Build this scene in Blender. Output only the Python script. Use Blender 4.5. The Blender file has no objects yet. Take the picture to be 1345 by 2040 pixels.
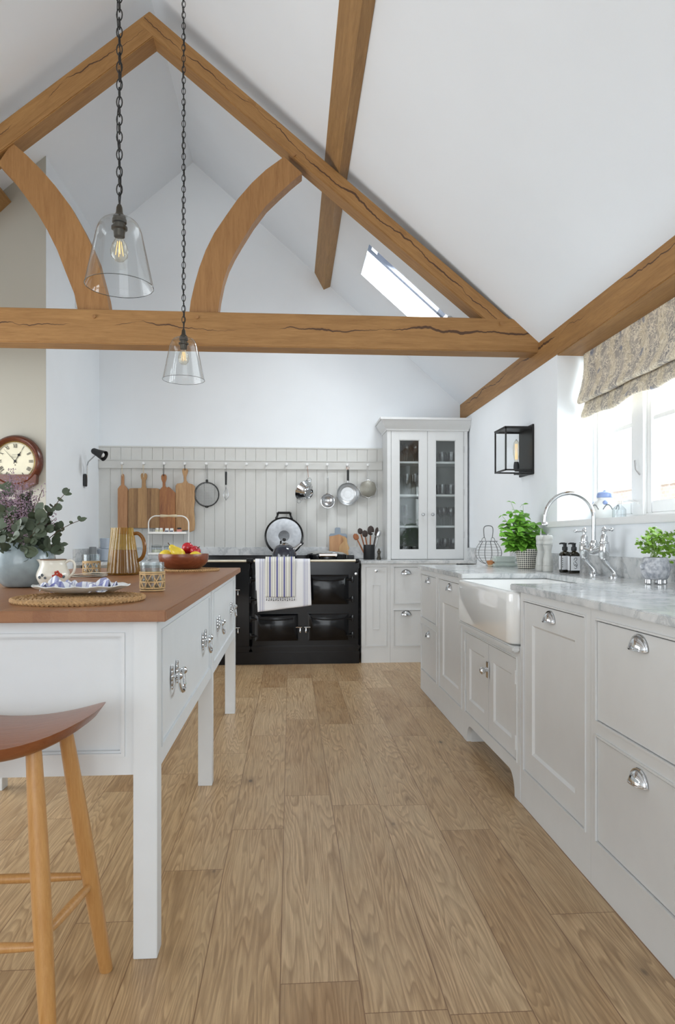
import bpy, bmesh, math, random
from math import pi, sin, cos, tan, atan, sqrt, radians
from mathutils import Vector, Matrix
random.seed(7)
SC = bpy.context.scene; COL = SC.collection
# ------------------------------------------------------------------ camera, sky, light, exposure
CAMH = 1.11; YAW = atan(94/1360.0)
cd = bpy.data.cameras.new('camera'); cam = bpy.data.objects.new('camera', cd); COL.objects.link(cam)
cam.location = (0, 0, CAMH); cam.rotation_euler = (pi/2, 0, -YAW)
cd.sensor_fit = 'AUTO'; cd.sensor_width = 36; cd.lens = 36*1360/2040.0
cd.shift_y = (1074-1020)/2040.0; cd.clip_start = .05
SC.camera = cam
SC.view_settings.view_transform = 'Standard'; SC.view_settings.look = 'None'
SC.view_settings.gamma = 1; SC.view_settings.use_curve_mapping = False
SC.view_settings.exposure = 0.6
W = bpy.data.worlds.new('world'); SC.world = W; W.use_nodes = True
W.node_tree.nodes['Background'].inputs[0].default_value = (.88, .94, 1, 1)
W.node_tree.nodes['Background'].inputs[1].default_value = 1.6
def area(name, loc, rot, sx, sy, power, col=(1, 1, 1)):
    l = bpy.data.lights.new(name, 'AREA'); l.shape = 'RECTANGLE'; l.size = sx; l.size_y = sy; l.energy = power; l.color = col
    o = bpy.data.objects.new(name, l); COL.objects.link(o); o.location = loc; o.rotation_euler = rot; return o
# daylight: window over the sink, rooflight; unseen fill lamps added left and behind
area('window_daylight', (2.12, 3.2, 1.75), (0, radians(76), 0), .95, 1.9, 38, (.89, .95, 1))
area('rooflight_daylight', (1.13, 5.5, 3.38), (0, radians(14), 0), .75, .5, 25, (.92, .96, 1))
area('left_fill_light', (-3.66, 3.1, 1.35), (0, radians(-60), 0), 1.9, 2.8, 46, (.92, .97, 1))  # unseen fill lamp, added to brighten the right-hand side
area('rear_fill_light', (-.9, -5.05, 2.0), (radians(90), 0, 0), 4.4, 3.4, 60, (.93, .97, 1))  # added soft fill from behind the camera, source unseen

def at(px, py, X=None, Y=None, Z=None):
    """the point of the room where the photo's line of sight meets a known plane"""
    a = (px-672.5)/1360; b = (1074-py)/1360; s, c = sin(YAW), cos(YAW)
    d = Vector((c*a+s, -s*a+c, b))
    t = X/d[0] if X is not None else Y/d[1] if Y is not None else (Z-CAMH)/d[2]
    return Vector((d[0]*t, d[1]*t, CAMH+d[2]*t))

# ------------------------------------------------------------------ materials
def lin(r, g, b):
    f = lambda v: (v/255/12.92) if v/255 <= .04045 else ((v/255+.055)/1.055)**2.4
    return (f(r), f(g), f(b), 1)
class NT:
    def __init__(s, name):
        s.m = bpy.data.materials.new(name); s.m.use_nodes = True; s.t = s.m.node_tree
        s.b = s.t.nodes['Principled BSDF']; s.out = s.t.nodes['Material Output']
    def n(s, typ, **kw):
        n = s.t.nodes.new(typ)
        for k, v in kw.items():
            if k.startswith('i_'):
                key = k[2:].replace('_', ' ')
                s.put(n.inputs[key], v)
            else: setattr(n, k, v)
        return n
    def put(s, sock, v):
        if isinstance(v, bpy.types.NodeSocket): s.t.links.new(v, sock)
        else: sock.default_value = v
    def ma(s, op, a, b=None, c=None):
        n = s.t.nodes.new('ShaderNodeMath'); n.operation = op
        for i, v in enumerate((a, b, c)):
            if v is not None: s.put(n.inputs[i], v)
        return n.outputs[0]
    def co(s, kind='Object'): return s.n('ShaderNodeTexCoord').outputs[kind]
    def sep(s, v):
        n = s.n('ShaderNodeSeparateXYZ'); s.put(n.inputs[0], v); return n.outputs
    def comb(s, x, y, z):
        n = s.n('ShaderNodeCombineXYZ')
        for i, v in enumerate((x, y, z)): s.put(n.inputs[i], v)
        return n.outputs[0]
    def vm(s, v, scale=(1, 1, 1), loc=(0, 0, 0)):
        n = s.n('ShaderNodeMapping'); s.put(n.inputs[0], v); n.inputs['Scale'].default_value = scale; n.inputs['Location'].default_value = loc
        return n.outputs[0]
    def noise(s, v, scale, detail=3, rough=.5, dist=0):
        n = s.n('ShaderNodeTexNoise'); s.put(n.inputs['Vector'], v)
        n.inputs['Scale'].default_value = scale; n.inputs['Detail'].default_value = detail
        n.inputs['Roughness'].default_value = rough; n.inputs['Distortion'].default_value = dist
        return n.outputs[0]
    def ramp(s, f, stops, interp='LINEAR'):
        n = s.n('ShaderNodeValToRGB'); s.put(n.inputs[0], f); e = n.color_ramp; e.interpolation = interp
        while len(e.elements) < len(stops): e.elements.new(.5)
        for el, (p, c) in zip(e.elements, stops):
            el.position = p; el.color = c if len(c) == 4 else (*c, 1)
        return n.outputs[0]
    def mix(s, f, a, b, mode='MIX'):
        n = s.n('ShaderNodeMix', data_type='RGBA', blend_type=mode)
        s.put(n.inputs[0], f); s.put(n.inputs[6], a); s.put(n.inputs[7], b); return n.outputs[2]
    def bump(s, h, strength=.2, dist=.01):
        n = s.n('ShaderNodeBump'); s.put(n.inputs['Height'], h); n.inputs['Strength'].default_value = strength; n.inputs['Distance'].default_value = dist
        s.t.links.new(n.outputs[0], s.b.inputs['Normal'])
    def fin(s, col=None, rough=None, metal=None, **kw):
        if col is not None: s.put(s.b.inputs['Base Color'], col)
        if rough is not None: s.put(s.b.inputs['Roughness'], rough)
        if metal is not None: s.put(s.b.inputs['Metallic'], metal)
        for k, v in kw.items(): s.put(s.b.inputs[k.replace('_', ' ')], v)
        return s.m
def plain(name, rgb, rough=.5, metal=0, var=.06, scale=14, bump=0, **kw):
    N = NT(name); v = N.co(); f = N.noise(v, scale, 3)
    c = lin(*rgb); lo = tuple(x*(1-var) for x in c[:3])+(1,); hi = tuple(min(1, x*(1+var)) for x in c[:3])+(1,)
    col = N.ramp(f, [(.3, lo), (.7, hi)])
    if bump: N.bump(f, bump, .003)
    return N.fin(col, rough, metal, **kw)
GRAIN = {'x': (1, 12, 12), 'y': (12, 1, 12), 'z': (12, 12, 1)}
def wood(name, rgb, dark, axis='z', scale=5, rough=.5, contrast=1, crack=False, streak=0):
    N = NT(name); v = N.co(); g = N.vm(v, GRAIN[axis])
    n1 = N.noise(g, scale, 5, .6, .6); n2 = N.noise(g, scale*5, 3, .6); n3 = N.noise(v, 2.2, 2)
    f = N.ma('ADD', N.ma('MULTIPLY', n1, .65), N.ma('MULTIPLY', n2, .35))
    w = .16/contrast
    col = N.ramp(f, [(max(0, .5-w), lin(*dark)), (min(1, .5+w), lin(*rgb))])
    col = N.mix(N.ma('MULTIPLY', N.ramp(n3, [(.35, (1, 1, 1)), (.65, (0, 0, 0))]), .22), col, lin(*dark))
    if streak:
        i = {'x': 1, 'y': 0, 'z': 0}[axis]
        x = N.sep(v)[i]; r = N.n('ShaderNodeTexWhiteNoise', noise_dimensions='1D')
        N.put(r.inputs['W'], N.ma('FLOOR', N.ma('MULTIPLY', x, 1/streak)))
        col = N.mix(.55, col, N.ramp(r.outputs[0], [(0, lin(*dark)), (1, lin(*rgb))]))
    if crack:
        X = N.sep(v); side = N.ma('LESS_THAN', N.ma('ABSOLUTE', N.sep(N.co('Normal'))[2]), .6)
        wob = N.noise(N.comb(N.ma('MULTIPLY', X[0], 1.0), 0, 0), 1.6, 5, .6)
        line = N.ma('ABSOLUTE', N.ma('SUBTRACT', N.ma('SUBTRACT', X[2], crack), N.ma('MULTIPLY', N.ma('SUBTRACT', wob, .5), .22)))
        thick = N.ma('MULTIPLY', N.ma('SUBTRACT', N.noise(N.comb(X[0], 5, 0), 2.1, 2), .40), .034)
        m = N.ma('MULTIPLY', N.ma('LESS_THAN', line, thick), side)
        col = N.mix(N.ma('MULTIPLY', m, .9), col, lin(62, 36, 20))
        kn = N.n('ShaderNodeTexVoronoi'); N.put(kn.inputs['Vector'], N.vm(v, (2.2, 5, 5))); kn.inputs['Scale'].default_value = 1.2
        col = N.mix(N.ma('MULTIPLY', N.ma('LESS_THAN', kn.outputs[0], .09), .6), col, lin(*dark))
    N.bump(f, .25, .004)
    return N.fin(col, rough)
def schlick(N, f0=.04):
    lw = N.n('ShaderNodeLayerWeight'); lw.inputs[0].default_value = .5
    return N.ma('ADD', N.ma('MULTIPLY', N.ma('POWER', lw.outputs[1], 4.0), 1-f0), f0), lw.outputs[1]
def thin_glass(name, tint=(1, 1, 1), f0=.04, edge=None, gain=1.0):
    """a thin clear sheet or blown wall: see-through, mirrored and denser where it is seen edge on"""
    N = NT(name); fr, fc = schlick(N, f0)
    t = N.n('ShaderNodeBsdfTransparent')
    N.put(t.inputs[0], N.mix(N.ma('POWER', fc, 5), (*tint, 1), (*(edge or tint), 1)))
    g = N.n('ShaderNodeBsdfGlossy'); g.inputs['Roughness'].default_value = .03
    mx = N.n('ShaderNodeMixShader'); N.put(mx.inputs[0], N.ma('MULTIPLY', fr, gain)); N.put(mx.inputs[1], t.outputs[0]); N.put(mx.inputs[2], g.outputs[0])
    N.t.links.new(mx.outputs[0], N.out.inputs[0]); return N.m
def tint_glass(name, rgb, f0=.04, dark=(.2, .12, .02)): return thin_glass(name, rgb, f0, dark)
def marble():
    N = NT('carrara_marble'); v = N.co()
    d = N.noise(v, 1.7, 5, .6); vv = N.n('ShaderNodeVectorMath', operation='ADD')
    dn = N.n('ShaderNodeTexNoise'); N.put(dn.inputs['Vector'], v); dn.inputs['Scale'].default_value = 3; dn.inputs['Detail'].default_value = 6
    sc = N.n('ShaderNodeVectorMath', operation='SCALE'); N.put(sc.inputs[0], dn.outputs[1]); sc.inputs['Scale'].default_value = .55
    N.put(vv.inputs[0], v); N.put(vv.inputs[1], sc.outputs[0])
    w = N.noise(N.vm(vv.outputs[0], (1.3, 1.3, 2.2)), 3.2, 7, .62)
    vein = N.ramp(N.ma('ABSOLUTE', N.ma('SUBTRACT', w, .5)), [(0, (1, 1, 1)), (.035, (.25, .25, .25)), (.1, (0, 0, 0))])
    base = N.ramp(N.noise(v, 4, 5, .65), [(.3, lin(190, 193, 194)), (.62, lin(222, 223, 222))])
    col = N.mix(N.ma('MULTIPLY', vein, .55), base, lin(140, 147, 152))
    return N.fin(col, .14)
def floor_mat():
    N = NT('oak_floorboards'); v = N.co(); X = N.sep(v); PW = .198
    u = N.ma('MULTIPLY', N.ma('ADD', X[0], .025+PW*60), 1/PW); row = N.ma('FLOOR', u)
    rn = N.n('ShaderNodeTexWhiteNoise', noise_dimensions='1D'); N.put(rn.inputs['W'], row)
    w = N.ma('ADD', N.ma('MULTIPLY', X[1], 1/1.25), N.ma('MULTIPLY', rn.outputs[0], 9.3)); colid = N.ma('FLOOR', w)
    idn = N.n('ShaderNodeTexWhiteNoise', noise_dimensions='2D'); N.put(idn.inputs['Vector'], N.comb(row, colid, 0)); pid = idn.outputs[0]
    fu = N.ma('FRACT', u); fw = N.ma('FRACT', w)
    du = N.ma('MULTIPLY', N.ma('MINIMUM', fu, N.ma('SUBTRACT', 1, fu)), PW)
    dw = N.ma('MULTIPLY', N.ma('MINIMUM', fw, N.ma('SUBTRACT', 1, fw)), 1.25)
    gap = N.ma('LESS_THAN', N.ma('MINIMUM', du, dw), .0016)
    off = N.ma('MULTIPLY', pid, 37)
    p = N.comb(N.ma('MULTIPLY', N.ma('ADD', X[0], off), 1), N.ma('ADD', X[1], off), off)
    # cathedral figure: contour lines of a slow field stretched along the board
    fld = N.noise(N.vm(p, (6.5, .5, 1)), 1.35, 2.2, .5, .2)
    rings = N.ma('FRACT', N.ma('MULTIPLY', fld, 27))
    r1 = N.ramp(rings, [(0, (0, 0, 0)), (.35, (.25, .25, .25)), (.82, (1, 1, 1)), (.97, (0, 0, 0))])
    fine = N.noise(N.vm(p, (130, 4.5, 1)), 1, 4, .7)
    pores = N.ramp(N.noise(N.vm(p, (420, 14, 1)), 1, 2, .6), [(.52, (0, 0, 0)), (.68, (1, 1, 1))])
    col = N.ramp(pid, [(0, lin(182, 148, 108)), (.5, lin(200, 168, 126)), (1, lin(214, 184, 144))])
    col = N.mix(N.ma('MULTIPLY', r1, .52), col, lin(116, 84, 50))
    col = N.mix(N.ma('MULTIPLY', N.ramp(fine, [(.35, (0, 0, 0)), (.66, (1, 1, 1))]), .50), col, lin(118, 86, 52))
    col = N.mix(N.ma('MULTIPLY', pores, .22), col, lin(104, 76, 50))
    soft = N.ramp(N.noise(N.vm(p, (6, 1.6, 1)), 1.3, 2), [(.4, (0, 0, 0)), (.75, (1, 1, 1))])
    col = N.mix(N.ma('MULTIPLY', soft, .3), col, lin(206, 184, 148))
    kn = N.n('ShaderNodeTexVoronoi'); N.put(kn.inputs['Vector'], N.vm(p, (3.1, 1.5, 1))); kn.inputs['Scale'].default_value = 1.35
    kd = kn.outputs[0]
    halo = N.ramp(kd, [(.0, (1, 1, 1)), (.16, (0, 0, 0))])
    col = N.mix(N.ma('MULTIPLY', halo, .45), col, lin(112, 88, 62))
    col = N.mix(N.ma('MULTIPLY', N.ramp(kd, [(.025, (1, 1, 1)), (.05, (0, 0, 0))]), .75), col, lin(66, 56, 46))
    col = N.mix(N.ma('MULTIPLY', gap, .7), col, lin(104, 70, 42))
    N.bump(N.ma('SUBTRACT', N.ma('MULTIPLY', fine, .4), gap), .25, .002)
    return N.fin(col, N.ramp(fine, [(.2, (.30,)*3), (.8, (.44,)*3)]))
def blind_mat():
    """printed linen: taupe ground, cream scrolls, wandering bands and faded blue flowers"""
    N = NT('damask_linen'); X = N.sep(N.co()); p = N.comb(X[1], X[2], 0)
    dn = N.n('ShaderNodeTexNoise'); N.put(dn.inputs['Vector'], p); dn.inputs['Scale'].default_value = 11; dn.inputs['Detail'].default_value = 1
    sc = N.n('ShaderNodeVectorMath', operation='SCALE'); N.put(sc.inputs[0], dn.outputs[1]); sc.inputs['Scale'].default_value = .16
    ad = N.n('ShaderNodeVectorMath', operation='ADD'); N.put(ad.inputs[0], p); N.put(ad.inputs[1], sc.outputs[0]); q = ad.outputs[0]
    edge = lambda f, c, a, b: N.ramp(N.ma('ABSOLUTE', N.ma('SUBTRACT', f, c)), [(a, (1, 1, 1)), (b, (0, 0, 0))])
    col = N.ramp(N.noise(p, 9, 3), [(.35, lin(154, 149, 144)), (.65, lin(184, 175, 162))])
    band = N.ma('SINE', N.ma('ADD', N.ma('MULTIPLY', X[1], 36), N.ma('MULTIPLY', N.ma('SINE', N.ma('MULTIPLY', X[2], 24)), 1.0)))
    col = N.mix(N.ramp(band, [(.25, (0, 0, 0)), (.5, (1, 1, 1))]), col, lin(206, 194, 170))
    for f, c in ((N.noise(q, 17, 1), .5), (N.noise(q, 30, 1), .45), (N.noise(N.vm(q, (1, 1, 1), (7, 3, 0)), 24, 1), .55)):
        col = N.mix(N.ma('MULTIPLY', edge(f, c, .014, .035), .85), col, lin(232, 222, 202))
    col = N.mix(N.ma('MULTIPLY', edge(N.noise(N.vm(q, (1, 1, 1), (2, 9, 0)), 34, 1), .5, .008, .02), .6), col, lin(118, 114, 114))
    col = N.mix(edge(band, .1, .03, .1), col, lin(206, 192, 166))
    fl = N.n('ShaderNodeTexVoronoi'); N.put(fl.inputs['Vector'], q); fl.inputs['Scale'].default_value = 7
    col = N.mix(N.ma('MULTIPLY', N.ramp(fl.outputs[0], [(.13, (1, 1, 1)), (.22, (0, 0, 0))]), .7), col, lin(112, 120, 142))
    return N.fin(col, .9)
def brick_mat():
    N = NT('glare_paled_brick'); b = N.n('ShaderNodeTexBrick'); X = N.sep(N.co()); N.put(b.inputs['Vector'], N.comb(X[1], X[2], 0))
    b.inputs['Color1'].default_value = lin(226, 208, 194); b.inputs['Color2'].default_value = lin(214, 192, 176); b.inputs['Mortar'].default_value = lin(228, 224, 218)  # brick colours lifted to imitate the overexposed haze outside
    b.inputs['Scale'].default_value = 4.5
    return N.fin(b.outputs[0], .9)
def stripes(name, base, bands, axis=0, rough=.9, period=None, cross=None):
    """woven stripes: bands = (centre, half width, colour) along the object's own axis"""
    N = NT(name); X = N.sep(N.co('UV') if period == 'uv' else N.co()); x = X[axis]; col = lin(*base)
    for c, h, rgb in bands:
        m = N.ma('LESS_THAN', N.ma('ABSOLUTE', N.ma('SUBTRACT', x, c)), h); col = N.mix(N.ma('MULTIPLY', m, .85), col, lin(*rgb))
    if cross:
        for c, h, rgb in cross:
            m = N.ma('LESS_THAN', N.ma('ABSOLUTE', N.ma('SUBTRACT', X[1], c)), h); col = N.mix(N.ma('MULTIPLY', m, .7), col, lin(*rgb))
    N.bump(N.noise(N.co(), 260, 2), .3, .001)
    return N.fin(col, rough)
MT = {}
MT['wall'] = plain('white_emulsion', (237, 241, 244), .92, var=.012, scale=3)
MT['ceil'] = plain('ceiling_emulsion', (234, 238, 242), .95, var=.012, scale=2)
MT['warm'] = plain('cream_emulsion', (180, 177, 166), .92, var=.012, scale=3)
MT['panel'] = plain('pale_stone_paint', (210, 210, 206), .5, var=.015)
MT['cab'] = plain('warm_grey_eggshell', (214, 215, 214), .42, var=.012)
MT['isl'] = plain('island_white_eggshell', (222, 226, 228), .42, var=.012)
MT['oak'] = wood('oak_beam', (172, 129, 76), (134, 94, 48), 'x', 3.0, .6, .8, crack=-.10)
MT['oakr'] = wood('oak_rafter', (172, 129, 76), (134, 94, 48), 'x', 3.0, .6, .8, crack=-.055)
MT['oakp'] = wood('oak_plate', (172, 129, 76), (134, 94, 48), 'x', 3.0, .6, .8, crack=.13)
MT['oak2'] = wood('oak_brace', (170, 126, 76), (134, 92, 48), 'z', 3.0, .6, .8)
MT['oaky'] = wood('oak_purlin', (174, 134, 84), (132, 96, 52), 'y', 3.0, .6, .8)
MT['top'] = wood('cherry_worktop', (156, 108, 68), (132, 84, 48), 'y', 3.5, .42, .7, streak=.045)
MT['seat'] = wood('stool_cherry', (152, 96, 58), (122, 68, 38), 'x', 5, .3, .8)
MT['leg'] = wood('stool_ash', (200, 154, 96), (176, 126, 70), 'z', 8, .35, .8)
MT['marble'] = marble(); MT['floor'] = floor_mat(); MT['blind'] = blind_mat(); MT['brick'] = brick_mat()
MT['enamel'] = plain('black_enamel', (11, 12, 15), .13, var=.05, Specular_IOR_Level=.34)
MT['iron'] = plain('blackened_iron', (34, 33, 32), .45, .3)
MT['blk'] = plain('matt_black', (28, 29, 30), .5)
MT['chrome'] = plain('polished_chrome', (214, 216, 218), .08, 1, var=.01)
MT['steel'] = plain('brushed_steel', (196, 197, 198), .28, 1, var=.05)
MT['alu'] = plain('worn_aluminium', (205, 207, 208), .38, .9, var=.06, scale=40)
MT['nick'] = plain('cream_nickel_rail', (214, 208, 190), .3, .5)
MT['fire'] = plain('fireclay', (236, 237, 235), .1, var=.008, Coat_Weight=.5)
MT['wire'] = plain('white_enamel_wire', (236, 235, 230), .4)
MT['gwire'] = plain('grey_wire', (120, 122, 122), .4, .7)
MT['pane'] = thin_glass('window_glass', (.97, .98, .98), .03, None, .3)
MT['cpane'] = thin_glass('cabinet_glass', (.90, .92, .92), .07)
MT['shade'] = thin_glass('clear_blown_glass', (.94, .95, .95), .05, (.42, .45, .45))
MT['tumb'] = thin_glass('tumbler_glass', (.88, .91, .92), .06, (.4, .44, .45))
MT['ware'] = thin_glass('glassware', (.97, .98, .98), .05, (.80, .82, .82), 1.6)
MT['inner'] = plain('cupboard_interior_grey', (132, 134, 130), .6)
MT['bulb'] = thin_glass('bulb_glass', (.98, .96, .9), .06, (.6, .58, .5))
def amber(name, tint, body, k):
    """coloured glass: partly clear, partly glowing with the light inside it"""
    N = NT(name); fr, fc = schlick(N, .05)
    t = N.n('ShaderNodeBsdfTransparent'); t.inputs[0].default_value = (*tint, 1)
    d = N.n('ShaderNodeBsdfTranslucent'); d.inputs[0].default_value = (*body, 1); e = N.n('ShaderNodeBsdfDiffuse'); e.inputs[0].default_value = (*body, 1)
    m0 = N.n('ShaderNodeMixShader'); m0.inputs[0].default_value = .5; N.put(m0.inputs[1], d.outputs[0]); N.put(m0.inputs[2], e.outputs[0])
    m1 = N.n('ShaderNodeMixShader'); N.put(m1.inputs[0], N.ma('ADD', k, N.ma('MULTIPLY', fc, .35))); N.put(m1.inputs[1], t.outputs[0]); N.put(m1.inputs[2], m0.outputs[0])
    g = N.n('ShaderNodeBsdfGlossy'); g.inputs['Roughness'].default_value = .04
    m2 = N.n('ShaderNodeMixShader'); N.put(m2.inputs[0], N.ma('MULTIPLY', fr, .8)); N.put(m2.inputs[1], m1.outputs[0]); N.put(m2.inputs[2], g.outputs[0])
    N.t.links.new(m2.outputs[0], N.out.inputs[0]); return N.m
MT['amber'] = amber('amber_glass', (.80, .62, .24), (.50, .34, .08), .22); MT['juice'] = amber('amber_drink', (.6, .34, .08), (.40, .20, .035), .62)
MT['wh'] = plain('white_paint', (232, 233, 232), .5, var=.01)
MT['grn'] = plain('basil_leaf', (104, 160, 52), .45, var=.35, scale=30)
MT['grn2'] = plain('parsley_leaf', (122, 166, 50), .5, var=.35, scale=40)
MT['euc'] = plain('eucalyptus_leaf', (78, 90, 70), .6, var=.35, scale=16)
MT['lil'] = plain('dried_lilac_blossom', (156, 132, 146), .9, var=.3, scale=50)
MT['stem'] = plain('brown_stem', (92, 72, 56), .8)
MT['soil'] = plain('soil', (48, 36, 28), .95, var=.4, scale=120)
MT['ratt'] = plain('rattan', (204, 172, 124), .7, var=.2, scale=60)
MT['jute'] = plain('braided_jute', (178, 142, 98), .9, var=.25, scale=90, bump=.5)
MT['vase'] = plain('duck_egg_glaze', (150, 164, 168), .16, var=.12, scale=22, bump=.25)
MT['cream'] = plain('cream_china', (228, 224, 210), .15, var=.02)
MT['china'] = plain('white_china', (226, 228, 226), .14, var=.02)
MT['teak'] = wood('turned_wood', (142, 78, 50), (104, 52, 32), 'x', 4, .25, .7)
MT['red'] = plain('red_apple_skin', (178, 34, 44), .22, var=.3, scale=24)
MT['yel'] = plain('yellow_pear_skin', (226, 198, 62), .3, var=.12, scale=20)
MT['tin'] = plain('grey_blue_enamel_tin', (168, 178, 190), .4)
MT['dial'] = plain('aged_clock_dial', (222, 216, 190), .5, var=.06)
MT['mahog'] = wood('mahogany', (112, 58, 36), (66, 30, 20), 'x', 5, .2, .8)
MT['pewter'] = plain('dark_pewter', (74, 70, 62), .35, .8)
MT['soapc'] = plain('pale_green_ceramic', (204, 214, 208), .25)
MT['millm'] = plain('grey_white_mill', (192, 193, 188), .3)
MT['brown'] = tint_glass('brown_soap_bottle', (.16, .13, .04), .05, (.04, .03, .01))
MT['label'] = plain('white_label', (226, 228, 230), .7)
MT['ink'] = plain('black_ink', (30, 30, 34), .7)
MT['bluch'] = plain('cobalt_glaze', (134, 154, 198), .25)
MT['fil'] = NT('filament').fin(lin(255, 214, 130), .5, Emission_Color=(1, .62, .22, 1), Emission_Strength=.7)
MT['twine'] = plain('twine', (206, 190, 160), .9)
MT['copper'] = plain('copper', (190, 120, 80), .3, 1)
MT['grey'] = plain('slate_grey', (120, 124, 126), .5)
MT['frm'] = plain('rooflight_frame', (86, 92, 104), .5)

# ------------------------------------------------------------------ mesh builder
class M:
    def __init__(s, tf=None): s.b = bmesh.new(); s.tf = tf
    def add(s, vs, fs):
        v = [s.b.verts.new(s.tf(*p) if s.tf else p) for p in vs]
        for f in fs:
            try: s.b.faces.new([v[i] for i in f])
            except ValueError: pass
        return s
    def box(s, x0, x1, y0, y1, z0, z1, bev=0):
        if bev:
            t = bmesh.new(); bmesh.ops.create_cube(t, size=1)
            for v in t.verts: v.co = ((x0+x1)/2+v.co.x*(x1-x0), (y0+y1)/2+v.co.y*(y1-y0), (z0+z1)/2+v.co.z*(z1-z0))
            bmesh.ops.bevel(t, geom=t.edges[:]+t.verts[:], offset=bev, segments=2, affect='EDGES')
            t.verts.index_update(); s.add([tuple(v.co) for v in t.verts], [[v.index for v in f.verts] for f in t.faces]); t.free(); return s
        return s.add([(x0, y0, z0), (x1, y0, z0), (x1, y1, z0), (x0, y1, z0), (x0, y0, z1), (x1, y0, z1), (x1, y1, z1), (x0, y1, z1)],
                     [(0, 3, 2, 1), (4, 5, 6, 7), (0, 1, 5, 4), (1, 2, 6, 5), (2, 3, 7, 6), (3, 0, 4, 7)])
    def prism(s, pts, d0, d1, ax='y'):
        """outline extruded: ax y: pts are (x,z); ax x: (y,z); ax z: (x,y)"""
        n = len(pts)
        mk = {'y': lambda a, b, d: (a, d, b), 'x': lambda a, b, d: (d, a, b), 'z': lambda a, b, d: (a, b, d)}[ax]
        vs = [mk(a, b, d0) for a, b in pts]+[mk(a, b, d1) for a, b in pts]
        return s.add(vs, [list(range(n))[::-1], list(range(n, 2*n))]+[(i, (i+1) % n, n+(i+1) % n, n+i) for i in range(n)])
    def lathe(s, prof, c=(0, 0, 0), seg=32, ax='z', cap=True, sx=1, sy=1):
        vs = []; k = len(prof)
        for i in range(seg):
            a = 2*pi*i/seg
            for r, z in prof:
                p = (r*cos(a)*sx, r*sin(a)*sy, z)
                if ax == 'y': p = (p[0], p[2], p[1])
                if ax == 'x': p = (p[2], p[0], p[1])
                vs.append((c[0]+p[0], c[1]+p[1], c[2]+p[2]))
        fs = []
        for i in range(seg):
            j = (i+1) % seg
            for q in range(k-1): fs.append((i*k+q, j*k+q, j*k+q+1, i*k+q+1))
        if cap:
            if prof[0][0] > 1e-6: fs.append([i*k for i in range(seg)][::-1])
            if prof[-1][0] > 1e-6: fs.append([i*k+k-1 for i in range(seg)])
        s.add(vs, fs); return s
    def tube(s, pts, r, seg=8, closed=False, cap=True):
        P = [Vector(p) for p in pts]; n = len(P); R = r if isinstance(r, (list, tuple)) else [r]*n
        rings = []; up = None
        for i in range(n):
            a = P[(i-1) % n] if closed or i > 0 else P[i]; b = P[(i+1) % n] if closed or i < n-1 else P[i]
            t = (b-a).normalized() if (b-a).length > 1e-9 else Vector((0, 0, 1))
            if up is None:
                up = Vector((0, 0, 1)) if abs(t.z) < .9 else Vector((1, 0, 0))
            u = (up-t*up.dot(t))
            if u.length < 1e-6: u = t.orthogonal()
            u.normalize(); w = t.cross(u); up = u
            rings.append([tuple(P[i]+(u*cos(2*pi*k/seg)+w*sin(2*pi*k/seg))*R[i]) for k in range(seg)])
        vs = [p for g in rings for p in g]; fs = []
        for i in range(n if closed else n-1):
            j = (i+1) % n
            for k in range(seg): fs.append((i*seg+k, i*seg+(k+1) % seg, j*seg+(k+1) % seg, j*seg+k))
        if cap and not closed: fs += [list(range(seg))[::-1], [(n-1)*seg+k for k in range(seg)]]
        return s.add(vs, fs)
    def ball(s, c, r, sx=1, sy=1, sz=1, seg=16):
        k = 10; prof = [(r*sin(pi*i/k), -r*cos(pi*i/k)*sz) for i in range(k+1)]; prof[0] = (0, -r*sz); prof[-1] = (0, r*sz)
        return s.lathe(prof, c, seg, sx=sx, sy=sy)
    def grid(s, f, nu, nv, close=False):
        vs = [tuple(f(i/nu, j/nv)) for j in range(nv+1) for i in range(nu+1)]
        return s.add(vs, [(j*(nu+1)+i, j*(nu+1)+i+1, (j+1)*(nu+1)+i+1, (j+1)*(nu+1)+i) for j in range(nv) for i in range(nu)])
    def leaf(s, p, d, nrm, L, Wd, cup=.2, kind='oval'):
        p = Vector(p); d = Vector(d).normalized(); n = Vector(nrm); n = (n-d*n.dot(d)); n = n.normalized() if n.length > 1e-5 else d.orthogonal().normalized()
        w = d.cross(n)
        prof = {'oval': ((0, .08), (.25, .75), (.5, 1), (.75, .75), (1, .03)), 'round': ((0, .25), (.2, .85), (.5, 1), (.8, .8), (1, .2)),
                'lobed': ((0, .1), (.25, .9), (.4, .55), (.7, 1), (1, .1))}[kind]
        vs = []
        for t, q in prof:
            m = p+d*(t*L)+n*(-cup*L*t*t)
            for k in (-1, 0, 1): vs.append(tuple(m+w*(k*q*Wd/2)+n*(abs(k)*cup*Wd*.35*q)))
        return s.add(vs, [(i*3+k, i*3+k+1, i*3+4+k, i*3+3+k) for i in range(4) for k in (0, 1)])
def link(name, me, m, parent):
    o = bpy.data.objects.new(name, me); COL.objects.link(o)
    if m is not None: me.materials.append(MT[m] if isinstance(m, str) else m)
    if parent is not None: o.parent = parent
    return o
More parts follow.
